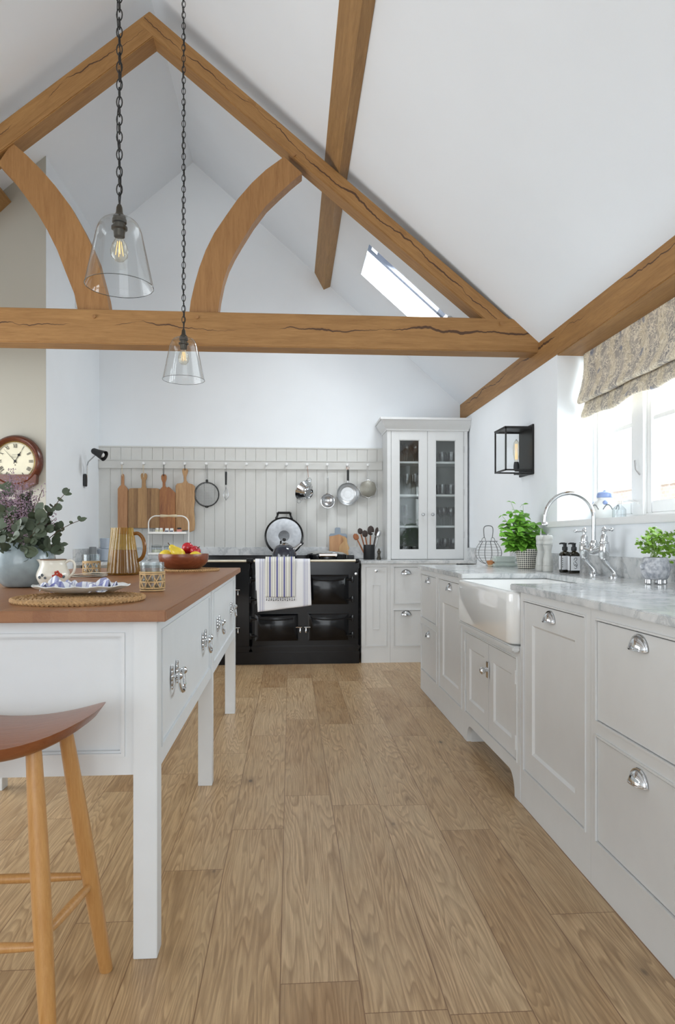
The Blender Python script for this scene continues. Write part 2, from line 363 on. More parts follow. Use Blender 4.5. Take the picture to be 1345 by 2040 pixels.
def build(name, B, m, parent=None, org=None, sharp=35, solid=0, subsurf=0, loc=None):
    bm = B.b; bmesh.ops.remove_doubles(bm, verts=bm.verts, dist=1e-6); bmesh.ops.recalc_face_normals(bm, faces=bm.faces)
    me = bpy.data.meshes.new(name)
    o0 = Vector(org) if org is not None else Vector((0, 0, 0))
    if parent is not None and org is None: o0 = Vector(parent.get('_o', (0, 0, 0)))
    if o0.length: bmesh.ops.translate(bm, verts=bm.verts, vec=-o0)
    for f in bm.faces: f.smooth = True
    bm.to_mesh(me); bm.free(); me.set_sharp_from_angle(angle=radians(sharp))
    o = link(name, me, m, parent)
    if parent is None: o.location = o0 if loc is None else loc
    if parent is not None: o['_o'] = tuple(o0)
    if solid:
        md = o.modifiers.new('thickness', 'SOLIDIFY'); md.thickness = solid; md.offset = 0
    if subsurf:
        md = o.modifiers.new('smooth', 'SUBSURF'); md.levels = subsurf; md.render_levels = subsurf
    return o
def tag(o, label, cat, group=None):
    o['label'] = label; o['category'] = cat
    if group: o['group'] = group
    return o
def thing(name, label, cat, loc=(0, 0, 0), group=None, world=False):
    """Empty at the base of a thing; world=True: its parts are modelled in room coordinates"""
    o = bpy.data.objects.new(name, None); COL.objects.link(o); o.location = loc; o.empty_display_size = .05
    o['_o'] = tuple(loc) if world else (0.0, 0.0, 0.0)
    return tag(o, label, cat, group)
def solo(name, label, cat, B, m, org=(0, 0, 0), group=None, world=True, **kw):
    o = build(name, B, m, None, org if world else None, loc=None if world else org, **kw); return tag(o, label, cat, group)
def struct(name, B, m, **kw):
    o = build(name, B, m, **kw); o['kind'] = 'structure'; return o
def dup(src, loc, rz=None, label=None, group=None, scale=None):
    def cp(o, par):
        c = o.copy(); COL.objects.link(c); c.parent = par
        for ch in [k for k in KIDS.get(o.name, [])]: cp(ch, c)
        return c
    KIDS = {}
    for k in list(COL.objects):
        if k.parent is not None: KIDS.setdefault(k.parent.name, []).append(k)
    r = cp(src, None); r.location = loc
    if rz is not None: r.rotation_euler = (0, 0, rz)
    if scale: r.scale = scale if isinstance(scale, (tuple, list)) else (scale,)*3
    if label: r['label'] = label
    if group: r['group'] = group
    return r
def plabel(o, t): o['label'] = t; return o
def arc(c, r, a0, a1, n, f): return [f(c, r, a0+(a1-a0)*i/n) for i in range(n+1)]
# front planes: (u along the front, w out of it, v up) -> room
def on_right(X): return lambda u, w, v: (X-w, u, v)
def on_back(Y): return lambda u, w, v: (u, Y-w, v)
def on_left(X): return lambda u, w, v: (X+w, u, v)
# ------------------------------------------------------------------ the room
XW, YB, XL, YL, RX, RZ, PR, PL = 1.68, 6.66, -1.82, 5.235, -.934, 4.742, .88, .87
XFL = -3.6; YF = -5.0
zr = lambda x: RZ-PR*(x-RX); zl = lambda x: RZ-PL*(RX-x)
struct('floor', M().box(XFL, 2.0, YF, YB+.1, -.05, 0), 'floor')
B = M().prism([(XL-.02, -.02), (XW+.3, -.02), (XW+.3, zr(XW+.3)), (RX, RZ), (XL-.02, zl(XL-.02))], YB, YB+.15)
struct('wall_back', B, 'wall')
struct('wall_left', M().prism([(YL, 0), (YB+.05, 0), (YB+.05, zl(XL)+.02), (YL, zl(XL)+.02)], XL-.15, XL, 'x'), 'wall')
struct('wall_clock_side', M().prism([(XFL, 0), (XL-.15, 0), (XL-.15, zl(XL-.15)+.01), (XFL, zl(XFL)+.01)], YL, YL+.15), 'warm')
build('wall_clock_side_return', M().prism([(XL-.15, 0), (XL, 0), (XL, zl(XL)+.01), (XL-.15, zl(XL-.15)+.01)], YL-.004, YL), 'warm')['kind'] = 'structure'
struct('wall_far_left', M().box(XFL-.12, XFL, YF, 1.0, 0, 2.5).box(XFL-.12, XFL, 4.6, YL+.1, 0, 2.5).box(XFL-.12, XFL, 1.0, 4.6, 2.36, 2.5), 'wall')
struct('wall_rear', M().box(XFL, -3.1, YF-.12, YF, 0, 2.5).box(1.3, 2.0, YF-.12, YF, 0, 2.5).box(-.95, -.85, YF-.1, YF, 0, 4.6), 'wall')
# right wall with the window opening over the sink
WY0, WY1, WZ0, WZ1 = 2.2, 4.2, 1.2, 2.28
B = M().box(XW, 2.02, WY1, YB+.1, 0, 2.47).box(XW, 2.02, YF, WY0, 0, 2.47).box(XW, 2.02, WY0, WY1, 0, WZ0).box(XW, 2.02, WY0, WY1, 2.30, 2.47)
struct('wall_right', B, 'wall')
# ceiling: two slopes, a hole for the rooflight
SX0, SX1, SY0, SY1 = .607, 1.335, 5.24, 5.84
def slope(B, x0, x1, y0, y1, t=.22, zf=zr):
    B.add([(x0, y0, zf(x0)), (x1, y0, zf(x1)), (x1, y1, zf(x1)), (x0, y1, zf(x0)), (x0, y0, zf(x0)+t), (x1, y0, zf(x1)+t), (x1, y1, zf(x1)+t), (x0, y1, zf(x0)+t)],
          [(0, 3, 2, 1), (4, 5, 6, 7), (0, 1, 5, 4), (1, 2, 6, 5), (2, 3, 7, 6), (3, 0, 4, 7)])
B = M()
slope(B, RX, SX0, YF, YB+.1); slope(B, SX1, 2.05, YF, YB+.1); slope(B, SX0, SX1, YF, SY0); slope(B, SX0, SX1, SY1, YB+.1)
slope(B, XFL-.1, RX, YF, YB+.1, zf=zl)
struct('ceiling', B, 'ceil')
# rooflight
def onr(x, y, d): return (x+.66*d, y, zr(x)+.75*d)
w2 = struct('window_2', M().add([onr(SX0+.0, SY0, .2), onr(SX0+.0, SY1, .2), onr(SX0-.05, SY1, .2), onr(SX0-.05, SY0, .2)], [(0, 1, 2, 3)]), 'wh')
B = M()
for (a, b, c, d) in ((SX0-.14, SX0-.09, SY0, SY1), (SX1-.2, SX1-.15, SY0, SY1), (SX0-.14, SX1-.15, SY0, SY0+.045), (SX0-.14, SX1-.15, SY1-.045, SY1)):
    B.add([onr(a, c, .19), onr(b, c, .19), onr(b, d, .19), onr(a, d, .19), onr(a, c, .24), onr(b, c, .24), onr(b, d, .24), onr(a, d, .24)],
          [(0, 3, 2, 1), (4, 5, 6, 7), (0, 1, 5, 4), (1, 2, 6, 5), (2, 3, 7, 6), (3, 0, 4, 7)])
plabel(build('sash_frame', B, 'frm', w2), 'dark rooflight sash')
build('pane', M().add([onr(SX0-.13, SY0+.02, .215), onr(SX1-.16, SY0+.02, .215), onr(SX1-.16, SY1-.02, .215), onr(SX0-.13, SY1-.02, .215)], [(0, 1, 2, 3)]), 'pane', w2)
B = M().lathe([(.018, -.02), (.018, .02)], (1.245, 5.21, 2.79), 12, 'y').box(1.21, 1.27, 5.19, 5.25, 2.80, 2.83)
build('catch', B, 'steel', w2)
# window over the sink
w1 = struct('window_1', M().box(1.915, 1.985, WY0, WY1, WZ0, WZ0+.05).box(1.915, 1.985, WY0, WY1, WZ1-.05, WZ1+.04).box(1.915, 1.985, WY1-.045, WY1, WZ0, WZ1).box(1.915, 1.985, WY0, WY0+.045, WZ0, WZ1), 'wh')
for (a, b) in ((3.56, 3.68), (2.86, 2.98)): build('mullion', M().box(1.90, 1.985, a, b, WZ0+.04, WZ1, .004), 'wh', w1)
for (a, b) in ((3.68, 4.155), (2.98, 3.56), (2.245, 2.86)):
    z0, z1, s = WZ0+.05, WZ1-.04, .05
    c = build('casement', M().box(1.92, 1.97, a, a+s, z0, z1, .004).box(1.92, 1.97, b-s, b, z0, z1, .004).box(1.92, 1.97, a+s, b-s, z0, z0+.065, .004).box(1.92, 1.97, a+s, b-s, z1-s, z1, .004).box(1.93, 1.96, a+s, b-s, 1.745, 1.77, .003), 'wh', w1)
    build('pane', M().box(1.944, 1.947, a+s-.005, b-s+.005, z0+.06, z1-s+.005), 'pane', c)
B = M().box(1.89, 1.915, 3.60, 3.625, 1.30, 1.315).tube([(1.90, 3.62, 1.31), (1.885, 3.68, 1.325), (1.885, 3.75, 1.325)], .006)
build('stay', B, 'wh', w1)
build('catch', M().box(1.905, 1.92, 3.585, 3.605, 1.42, 1.50, .003).tube([(1.90, 3.595, 1.46), (1.88, 3.60, 1.49), (1.88, 3.61, 1.54)], .005), 'steel', w1)
struct('trim_1', M().box(1.655, 1.93, WY0, WY1+.12, 1.185, 1.222, .004), 'wh')            # window board
struct('trim_2', M().box(1.668, XW+.001, YF, WY1+.9, .88, 1.02, .002), 'marble')             # marble upstand behind the sink
struct('trim_3', M().box(-.86, .90, 6.635, YB, .92, 1.032, .002).box(-1.815, -.86, 6.635, YB, .917, 1.032, .002).box(XL, XL+.02, 5.86, 6.635, .917, 1.026, .002), 'marble')
struct('trim_4', M().box(XW-.02, XW, 6.06, 6.33, .917, 1.03, .002), 'marble')
# boarded panelling behind the cooker, with a cap, and the peg rail
B = M(); n0 = at(591, 950, Y=6.64)[0]; g = .0985; xs = []
x = n0-30*g
while x < .9:
    if x > XL+.01: xs.append(x)
    x += g
pts = [(XL, 6.66), (XL, 6.642)]
for x in xs: pts += [(x-.0025, 6.642), (x, 6.647), (x+.0025, 6.642)]
pts += [(.905, 6.642), (.905, 6.66)]
struct('trim_5', B.prism(pts, 1.032, 1.985, 'z'), 'panel', sharp=15)
struct('trim_6', M().box(XL, .905, 6.636, 6.66, 1.985, 2.0, .003), 'panel')
rail = thing('peg_rail', 'long painted peg rail on the boarded wall above the black range cooker', 'peg rail', (-.4, 6.642, 1.784), world=True)
build('rail', M().box(XL+.002, .897, 6.622, 6.6415, 1.784, 1.867, .003).box(XL+.002, .897, 6.615, 6.6415, 1.860, 1.870, .002), 'panel', rail)
PEG = [at(px, 925, Y=6.58)[0] for px in (243, 286, 327, 368, 411, 450, 491, 531, 571, 612, 652, 692, 733)]
for x in PEG:
    build('peg', M().lathe([(.009, 0), (.008, -.03), (.010, -.042), (.014, -.05), (.014, -.058), (.008, -.064), (0, -.065)], (x, 6.622, 1.826), 12, 'y'), 'wh', rail)
# neighbouring brick wall seen faintly through the panes
tag(build('garden_wall', M().box(6.0, 6.2, 4, 16, 0, 1.98).box(5.97, 6.23, 4, 16, 1.98, 2.03), 'brick'), 'brick wall outside, paled as by glare, seen faintly through the bright window', 'wall')
struct('ground', M().box(2.02, 30, -10, 30, -.3, -.2), 'warm')

# ------------------------------------------------------------------ oak roof frame
T0, T1 = 4.52, 4.67
truss = thing('roof_truss', 'oak roof truss with two curved braces spanning the vaulted kitchen', 'roof truss', (RX, 4.6, 2.37), world=True)
def beam(name, p0, p1, h, y0, y1, m, parent, cut=None):
    """beam running in the x-z plane from p0 to p1 (top edge), local x along it"""
    p0, p1 = Vector(p0), Vector(p1); L = (p1-p0).length; a = math.atan2(p1[1]-p0[1], p1[0]-p0[0])
    B = M().box(0, L, -(y1-y0)/2, (y1-y0)/2, -h, 0, .006)
    o = build(name, B, m, parent, org=(0, 0, 0)); w = Vector((p0[0], (y0+y1)/2, p0[1]))-Vector(parent['_o']) if parent else Vector((p0[0], (y0+y1)/2, p0[1]))
    o.location = w; o.rotation_euler = (0, -a, 0); return o
beam('tie_beam', (-4.5, 2.60), (XW+.03, 2.60), .224, T0, T1, 'oak', truss)
ap = Vector((-.918, 4.555)); h = .115
beam('rafter', ap, (1.60, 4.555-.8156*2.518), h, T0+.003, T1-.003, 'oakr', truss)
beam('rafter', (-4.2, 4.555-.817*3.282), ap, h+.03, T0+.005, T1-.005, 'oakr', truss)
def rib(lo, hi):
    return lo+hi[::-1]
R1 = [(376, 632), (380, 600), (388, 565), (397, 533), (410, 498), (427, 464), (450, 430), (474, 396), (502, 364), (530, 338), (566, 312)]
R2 = [(433, 632), (438, 595), (445, 560), (454, 532), (466, 507), (480, 483), (503, 446), (530, 410), (556, 385), (580, 363), (602, 345)]
L1 = [(158, 632), (148, 585), (130, 540), (114, 498), (94, 458), (74, 424), (48, 388), (24, 356), (-4, 326)]
L2 = [(220, 632), (213, 590), (205, 560), (194, 518), (180, 485), (165, 455), (140, 410), (110, 370), (82, 338), (52, 308), (24, 284)]
for lo, hi in ((R1, R2), (L1, L2)):
    pts = [tuple(at(x, y, Y=4.545)[i] for i in (0, 2)) for x, y in lo+hi[::-1]]
    build('brace', M().prism(pts, 4.545, 4.645), 'oak2', truss, sharp=30)
for x, y in ((188, 631), (393, 632), (998, 645), (586, 309)):
    p = at(x, y, Y=T0); build('peg', M().lathe([(.012, 0), (.012, -.012), (0, -.014)], (p[0], T0, p[2]), 10, 'y'), 'oak2', truss)
PU = [(.235, 3.711), (.325, 3.545), (.388, 3.575)]
B = M().prism(PU, YF, YB+.02); B2 = solo('purlin', 'square oak purlin under the right-hand ceiling slope', 'beam', B, 'oaky', (0, 0, 0))
PUl = [(-2.07, 3.62), (-2.16, 3.53), (-2.30, 3.552), (-2.13, 3.70)]
solo('purlin', 'short oak purlin end at the far left against the cream wall', 'beam', M().prism(PUl, YF, YL+.02), 'oaky')
o = solo('wall_plate', 'long oak wall plate beam running above the window on the right', 'beam', M().box(0, YB-YF, -.13, .13, 0, .175, .006), 'oakp', (0, 0, 0))
o.rotation_euler = (0, 0, pi/2); o.location = (XW+.13-.005, YF, 2.268)

# ------------------------------------------------------------------ cabinet fronts
def ring(B, u0, u1, v0, v1, a, w0, w1, bev=0):
    B.box(u0, u0+a, w0, w1, v0, v1).box(u1-a, u1, w0, w1, v0, v1).box(u0+a, u1-a, w0, w1, v0, v0+a).box(u0+a, u1-a, w0, w1, v1-a, v1)
def shaker(tf, u0, u1, v0, v1, st=.085, top=None):
    top = top or st
    B = M(tf); w1 = -.002; w0 = -.022; v1 -= .003
    B.box(u0, u0+st, w0, w1, v0, v1).box(u1-st, u1, w0, w1, v0, v1).box(u0+st, u1-st, w0, w1, v0, v0+st).box(u0+st, u1-st, w0, w1, v1-top, v1)
    a, b, c, d = u0+st, u1-st, v0+st, v1-top; e = .009; wp = -.011
    vs = [(a, w1, c), (b, w1, c), (b, w1, d), (a, w1, d), (a+e, wp, c+e), (b-e, wp, c+e), (b-e, wp, d-e), (a+e, wp, d-e)]
    B.add(vs, [(0, 1, 5, 4), (1, 2, 6, 5), (2, 3, 7, 6), (3, 0, 4, 7), (4, 5, 6, 7)])
    return B
def slab(tf, u0, u1, v0, v1):
    return M(tf).box(u0, u1, -.022, -.002, v0, v1-.003, .0012)
def cup_pull(tf, u, v, w=0, s=1):
    """quarter-dome cup handle"""
    B = M(tf); n, k = 14, 7
    def f(a, b):
        th = pi*a; ph = pi/2*b; r = .042*s; d = .024*s; hh = .036*s
        return (u-r*cos(th), w+.001+d*sin(ph)*sin(th)**.6+.001, v-.012*s+hh*sin(th)*cos(ph*.98)) if False else (u-r*cos(th)*(1), w+.001+d*sin(th)*sin(ph), v-.014*s+hh*sin(th)*cos(ph))
    vs = [f(i/n, j/k) for j in range(k+1) for i in range(n+1)]
    B.add(vs, [(j*(n+1)+i, j*(n+1)+i+1, (j+1)*(n+1)+i+1, (j+1)*(n+1)+i) for j in range(k) for i in range(n)])
    rim = [(u-.045*s*cos(pi*i/14), w+.002, v-.014*s+.039*s*sin(pi*i/14)) for i in range(15)]
    B.tube(rim, .0032*s, 6)
    B.tube([(u-.042*s*cos(pi*i/14), w+.001+.024*s*sin(pi*i/14), v-.014*s) for i in range(15)], .0028*s, 6)
    return B
def cabinet(name, label, tf, u0, u1, rows, depth=.56, z0=.0, ztop=.888, plinth=True, group=None, st=.035, mid=None, side=None):
    """face-framed base cabinet; rows=[(v0,v1)]; returns the Empty"""
    org = tf((u0+u1)/2, -depth/2, 0); t = thing(name, label, 'kitchen cabinet', org, group, world=True)
    B = M(tf); lo = min(r[0] for r in rows); a, b = u0+st, u1-st
    B.box(u0, a, -.024, 0, z0 if plinth else .10, ztop).box(b, u1, -.024, 0, z0 if plinth else .10, ztop)
    vs = sorted(rows); prev = z0 if plinth else .10
    for v0, v1 in vs:
        if v0 > prev: B.box(a, b, -.024, 0, prev, v0)
        prev = v1
    B.box(a, b, -.024, 0, prev, ztop)
    for v0, v1 in vs:                                      # cock bead round each opening
        ring(B, a, b, v0, v1, .006, -.018, .005)
    build('frame', B, 'cab', t)
    B = M(tf).box(u0+.001, u1-.001, -depth, -.024, .08, ztop)
    build('carcass', B, 'cab', t)
    return t
CR = on_right(.968)
c = cabinet('drawer_cabinet', 'grey two-drawer base cabinet at the far end of the sink run', CR, 4.43, 5.03, [(.148, .492), (.532, .86)])
for v0, v1, hv in ((.148, .492, .44), (.532, .86, .82)):
    d = build('drawer', slab(CR, 4.473, 4.987, v0+.008, v1-.008), 'cab', c); build('handle', cup_pull(CR, 4.73, hv), 'chrome', d)
c = cabinet('pull_out_cabinet', 'grey base cabinet with one panelled door left of the white sink', CR, 3.767, 4.429, [(.148, .86)])
d = build('door', shaker(CR, 3.803, 4.386, .156, .852, .085, .14), 'cab', c); build('handle', cup_pull(CR, 4.095, .815), 'chrome', d)
c = cabinet('dishwasher_cabinet', 'grey base cabinet with one tall panelled door right of the white sink', CR, 2.142, 2.815, [(.148, .86)])
d = build('door', shaker(CR, 2.185, 2.772, .156, .852, .085, .085), 'cab', c); build('handle', cup_pull(CR, 2.49, .815), 'chrome', d)
c = cabinet('drawer_cabinet', 'grey two-drawer base cabinet nearest the camera on the right', CR, 1.50, 2.141, [(.148, .492), (.53, .86)])
for v0, v1, hv in ((.148, .492, .445), (.53, .86, .818)):
    d = build('drawer', slab(CR, 1.543, 2.098, v0+.008, v1-.008), 'cab', c); build('handle', cup_pull(CR, 1.835, hv), 'chrome', d)
c = cabinet('drawer_cabinet', 'grey base cabinet beyond the right edge of the photo beside the near drawers', CR, .86, 1.499, [(.148, .86)])
# sink cabinet: doors, feet cut in a curve, recessed plinth
c = thing('sink_cabinet', 'grey double-door cabinet with curved feet under the white sink', 'kitchen cabinet', (1.25, 3.28, 0), world=True)
S0, S1 = 2.816, 3.759; CS = on_right(.966)
B = M(CS).box(S0, S0+.036, -.024, 0, .1555, .656).box(S1-.036, S1, -.024, 0, .1555, .656).box(S0+.036, S1-.036, -.024, 0, .604, .655)
ring(B, S0+.036, S1-.036, .155, .606, .006, -.012, .004)
build('frame', B, 'cab', c)
build('sink_rail', M(CS).box(S0+.005, S1-.005, -.004, .030, .632, .656, .006), 'cab', c)
B = M(CS); pts = [(S0, .155), (S0, 0), (S0+.07, 0)]
pts += [(S0+.07+.075*(1-cos(a)), .10*sin(a)) for a in [pi/2*i/8 for i in range(1, 9)]]
pts += [(S1-.07-.075*(1-cos(a)), .10*sin(a)) for a in [pi/2*i/8 for i in range(8, 0, -1)]]
pts += [(S1-.07, 0), (S1, 0), (S1, .155)]
n = len(pts); vs = [(u, 0, v) for u, v in pts]+[(u, -.024, v) for u, v in pts]
B.add(vs, [(i, (i+1) % n, n+(i+1) % n, n+i) for i in range(n)])
top = [(u, .155) for u, v in pts]
for i in range(n-1):
    (u0, v0), (u1, v1) = pts[i], pts[i+1]
    if abs(u1-u0) > 1e-6:
        for w in (0, -.024): B.add([(u0, w, v0), (u1, w, v1), (u1, w, .155), (u0, w, .155)], [(0, 1, 2, 3)])
build('apron', B, 'cab', c)
for u in (S0+.01, S1-.08): build('foot', M(CS).box(u, u+.07, -.10, -.024, 0, .155), 'cab', c)
build('plinth', M(CS).box(S0+.001, S1-.001, -.12, -.10, 0, .15), 'cab', c)
build('carcass', M(CS).box(S0+.001, S1-.001, -.58, -.025, .155, .655), 'cab', c)
for a, b in ((2.86, 3.277), (3.283, 3.715)):
    d = build('door', shaker(CS, a, b, .163, .598, .075), 'cab', c)
    u = a+.001 if a < 3 else b-.001
    for v in (.24, .52): build('hinge', M(CS).lathe([(.005, -.03), (.005, .03)], (u, .003, v), 8), 'cab', d)
B = M(CS).box(3.262, 3.30, 0, .006, .43, .51, .002).lathe([(.006, .006), (.006, .02), (.016, .03), (.018, .038), (.010, .046), (0, .047)], (3.262, 0, .47), 14, 'y').lathe([(.014, .004), (.008, .016), (0, .018)], (3.295, 0, .47), 12, 'y')
plabel(build('latch', B, 'chrome', c), 'chrome latch and knob')
# marble worktop round the sink: one continuous thing
XF = .950
B = M().box(XF, XW-.001, .86, 2.90, .889, .917, .004).box(XF, XW-.001, 3.74, 5.055, .889, .917, .004).box(1.435, XW-.001, 2.90, 3.74, .889, .917)
solo('marble_worktop', 'white marble worktop with grey veins running along the window wall', 'worktop', B, 'marble', (1.3, 3, .889))
# fireclay sink
B = M(); X0, X1, Y0, Y1, Z0, Z1 = .928, 1.46, 2.832, 3.765, .66, .886
def rr(x0, x1, y0, y1, r, n=6):
    o = []
    for cx, cy, a0 in ((x1-r, y1-r, 0), (x0+r, y1-r, pi/2), (x0+r, y0+r, pi), (x1-r, y0+r, 3*pi/2)):
        o += [(cx+r*cos(a0+pi/2*i/n), cy+r*sin(a0+pi/2*i/n)) for i in range(n+1)]
    return o
def loft(B, rings, cap0=True, cap1=True):
    n = len(rings[0]); vs = [p for g in rings for p in g]; fs = []
    for j in range(len(rings)-1):
        for i in range(n): fs.append((j*n+i, j*n+(i+1) % n, (j+1)*n+(i+1) % n, (j+1)*n+i))
    if cap0: fs.append(list(range(n))[::-1])
    if cap1: fs.append([(len(rings)-1)*n+i for i in range(n)])
    B.add(vs, fs)
t = .024; seq = [(0.008, .06, Z0), (0, .06, Z0+.01), (0, .055, Z1-.012), (.004, .05, Z1-.003), (.010, .045, Z1), (t-.006, .05, Z1), (t, .05, Z1-.008), (t+.006, .05, Z0+.05), (t+.03, .03, Z0+.03)]
loft(B, [[(x, y, z) for x, y in rr(X0+d, X1-d, Y0+d, Y1-d, r)] for d, r, z in seq])
solo('belfast_sink', 'large white fireclay farmhouse sink set in the marble worktop', 'sink', B, 'fire', (1.19, 3.3, .66), sharp=50)

# back run
CB = on_back(6.09)
c = cabinet('tray_cabinet', 'narrow grey cabinet with one tall panelled front right of the cooker', CB, .635, .895, [(.145, .865)], .5, st=.03)
B = M(CB).box(.668, .862, -.022, -.001, .152, .858)
ring(B, .735, .80, .30, .70, .004, -.001, .003)
d = build('door', B, 'cab', c); build('knob', M(CB).lathe([(.005, 0), (.005, .012), (.013, .02), (.013, .027), (0, .03)], (.766, 0, .825), 12, 'y'), 'chrome', d)
c = cabinet('drawer_cabinet', 'grey two-drawer base cabinet under the glass-fronted cupboard', CB, .896, 1.50, [(.145, .475), (.525, .865)], .5, st=.028)
for v0, v1, hv in ((.145, .475, .44), (.525, .865, .81)):
    d = build('drawer', slab(CB, .928, 1.468, v0+.007, v1-.007), 'cab', c); build('handle', cup_pull(CB, 1.04 if hv else 0, hv), 'chrome', d)
solo('marble_worktop', 'marble worktop on the back wall right of the black cooker', 'worktop', M().box(.628, XW-.001, 6.065, 6.634, .889, .918, .004), 'marble', (1, 6.3, .889))
c = cabinet('drawer_cabinet', 'pale grey cabinet at the back left behind the island and pitcher', CB, XL+.01, -.865, [(.145, .475), (.525, .865)], .5, st=.03)
for v0, v1, hv in ((.145, .475, .44), (.525, .865, .82)):
    d = build('drawer', slab(CB, -1.775, -.90, v0+.007, v1-.007), 'cab', c); build('handle', cup_pull(CB, -1.60, hv), 'chrome', d)
solo('marble_worktop', 'marble worktop at the back left behind the pitcher', 'worktop', M().box(XL+.001, -.86, 5.86, 6.634, .889, .917, .004), 'marble', (-1.3, 6.3, .889))

# glass-fronted cupboard on the worktop
KX0, KX1, KY, KZ0, KZ1 = .935, 1.625, 6.33, .918, 2.13
k = thing('glazed_cupboard', 'tall pale cupboard with two glazed doors standing on the marble worktop', 'cupboard', (1.28, 6.49, KZ0), world=True)
B = M().box(KX0-.035, KX0-.015, KY, YB-.02, KZ0, KZ1).box(KX1+.015, KX1+.035, KY, YB-.02, KZ0, KZ1).box(KX0-.015, KX1+.015, YB-.035, YB-.02, KZ0, KZ1).box(KX0-.015, KX1+.015, KY, YB-.035, KZ0, KZ0+.02).box(KX0-.015, KX1+.015, KY, YB-.035, KZ1-.02, KZ1)
build('carcass', B, 'cab', k)
plabel(build('interior_lining', M().box(KX0-.0145, KX1+.0145, YB-.038, YB-.0355, KZ0+.02, KZ1-.02).box(KX0-.0148, KX0-.0125, KY+.005, YB-.038, KZ0+.02, KZ1-.02).box(KX1+.0125, KX1+.0148, KY+.005, YB-.038, KZ0+.02, KZ1-.02), 'inner', k), 'darker grey interior')  # inside faces set in a darker grey than the carcass
B = M(on_back(KY)); B.box(KX0-.035, KX0, 0, .022, KZ0, KZ1).box(KX1, KX1+.035, 0, .022, KZ0, KZ1).box(KX0, KX1, 0, .022, KZ1-.005, KZ1+.03)
build('face_frame', B, 'cab', k)
def cornice(prof):
    x0, x1, y0 = KX0-.037, KX1+.037, KY-.024; vs = []; 
    for d, z in prof: vs += [(x0-d, YB-.02, z), (x0-d, y0-d, z), (min(x1+d, XW-.002), y0-d, z), (min(x1+d, XW-.002), YB-.02, z)]
    n = len(prof); B = M(); B.add(vs, [(4*i+q, 4*i+q+1, 4*i+5+q, 4*i+4+q) for i in range(n-1) for q in range(3)]+[(4*n-4, 4*n-3, 4*n-2, 4*n-1), (0, 3, 2, 1)]); return B
build('cornice', cornice([(0, 2.12), (.006, 2.122), (.008, 2.135), (.02, 2.15), (.04, 2.175), (.055, 2.205), (.058, 2.212), (.07, 2.215), (.07, 2.235)]), 'cab', k, sharp=25)
SH = (1.228, 1.522, 1.832)
for z in SH: build('shelf', M().box(KX0-.012, KX1+.012, KY+.03, YB-.039, z-.009, z+.009), 'wh', k)
for a, b, kx in ((KX0+.003, 1.2785, 1.235), (1.2815, KX1-.003, 1.325)):
    B = M(on_back(KY)); s = .075
    z0, z1 = KZ0+.006, KZ1-.008; B.box(a, a+s, 0, .021, z0, z1, .001).box(b-s, b, 0, .021, z0, z1, .001).box(a+s, b-s, 0, .021, z0, z0+.085, .001).box(a+s, b-s, 0, .021, z1-.085, z1, .001)
    ring(B, a+s, b-s, z0+.085, z1-.085, .006, .004, .014)
    d = build('door', B, 'cab', k)
    build('pane', M().box(a+s, b-s, KY-.010, KY-.007, z0+.085, z1-.085), 'cpane', d)
    build('knob', M(on_back(KY-.021)).lathe([(.006, 0), (.006, .010), (.015, .018), (.016, .025), (.010, .032), (0, .033)], (kx, 0, 1.34), 14, 'y'), 'steel', d)
for z in (1.15, 1.55, 1.95): build('hinge', M().lathe([(.004, -.03), (.004, .03)], (KX1+.001, KY-.024, z), 8), 'steel', k)
# glassware: one of each kind, then copies
def glass(name, label, prof, loc, grp):
    o = solo(name, label, 'glass', M().lathe(prof, (0, 0, 0), 20, cap=False), 'ware', loc, grp, world=False); return o
P_W = [(.032, 0), (.030, .003), (.005, .007), (.004, .075), (.012, .085), (.034, .115), (.037, .14), (.030, .18), (.029, .18), (.035, .14), (.03, .115), (.008, .088)]
P_T = [(.0, .003), (.032, .001), (.034, .006), (.038, .10), (.0365, .10), (.032, .010), (0, .009)]
P_F = [(.030, 0), (.028, .003), (.004, .007), (.004, .07), (.014, .085), (.022, .12), (.024, .20), (.0225, .20), (.020, .12), (.006, .086)]
kinds = {'w': ('wine_glass', P_W), 't': ('tumbler', P_T), 'f': ('champagne_flute', P_F)}
lay = [(KZ0+.02, 'w', [1.40, 1.48, 1.56], 'cupboard floor, right door'), (KZ0+.02, 't', [1.02, 1.10, 1.19], 'cupboard floor, left door'),
       (SH[0]+.009, 'w', [1.37, 1.46, 1.54], 'lowest cupboard shelf, right door'), (SH[0]+.009, 'f', [1.02, 1.10], 'lowest cupboard shelf, left door'),
       (SH[1]+.009, 't', [1.36, 1.45, 1.54], 'middle cupboard shelf, right door'), (SH[1]+.009, 'f', [1.03, 1.11, 1.19], 'middle cupboard shelf, left door'),
       (SH[2]+.009, 't', [1.36, 1.45, 1.54], 'top cupboard shelf, right door'), (SH[2]+.009, 'w', [1.03, 1.11, 1.19], 'top cupboard shelf, left door')]
protos = {}
for z, kd, xs_, where in lay:
    nm, pr = kinds[kd]; word = {'w': 'clear stemmed wine glass', 't': 'clear straight tumbler', 'f': 'tall clear flute'}[kd]
    for row, yy in enumerate((6.44, 6.55)):
        for i, x in enumerate(xs_):
            lab = '%s, %s row, %s' % (word, ('front', 'back')[row], where); grp = '%s row of glasses, %s' % (('front', 'back')[row], where)
            p = (x+random.uniform(-.006, .006), yy, z+.001)
            if kd not in protos: protos[kd] = glass(nm, lab, pr, p, grp)
            else: dup(protos[kd], p, None, lab, grp)
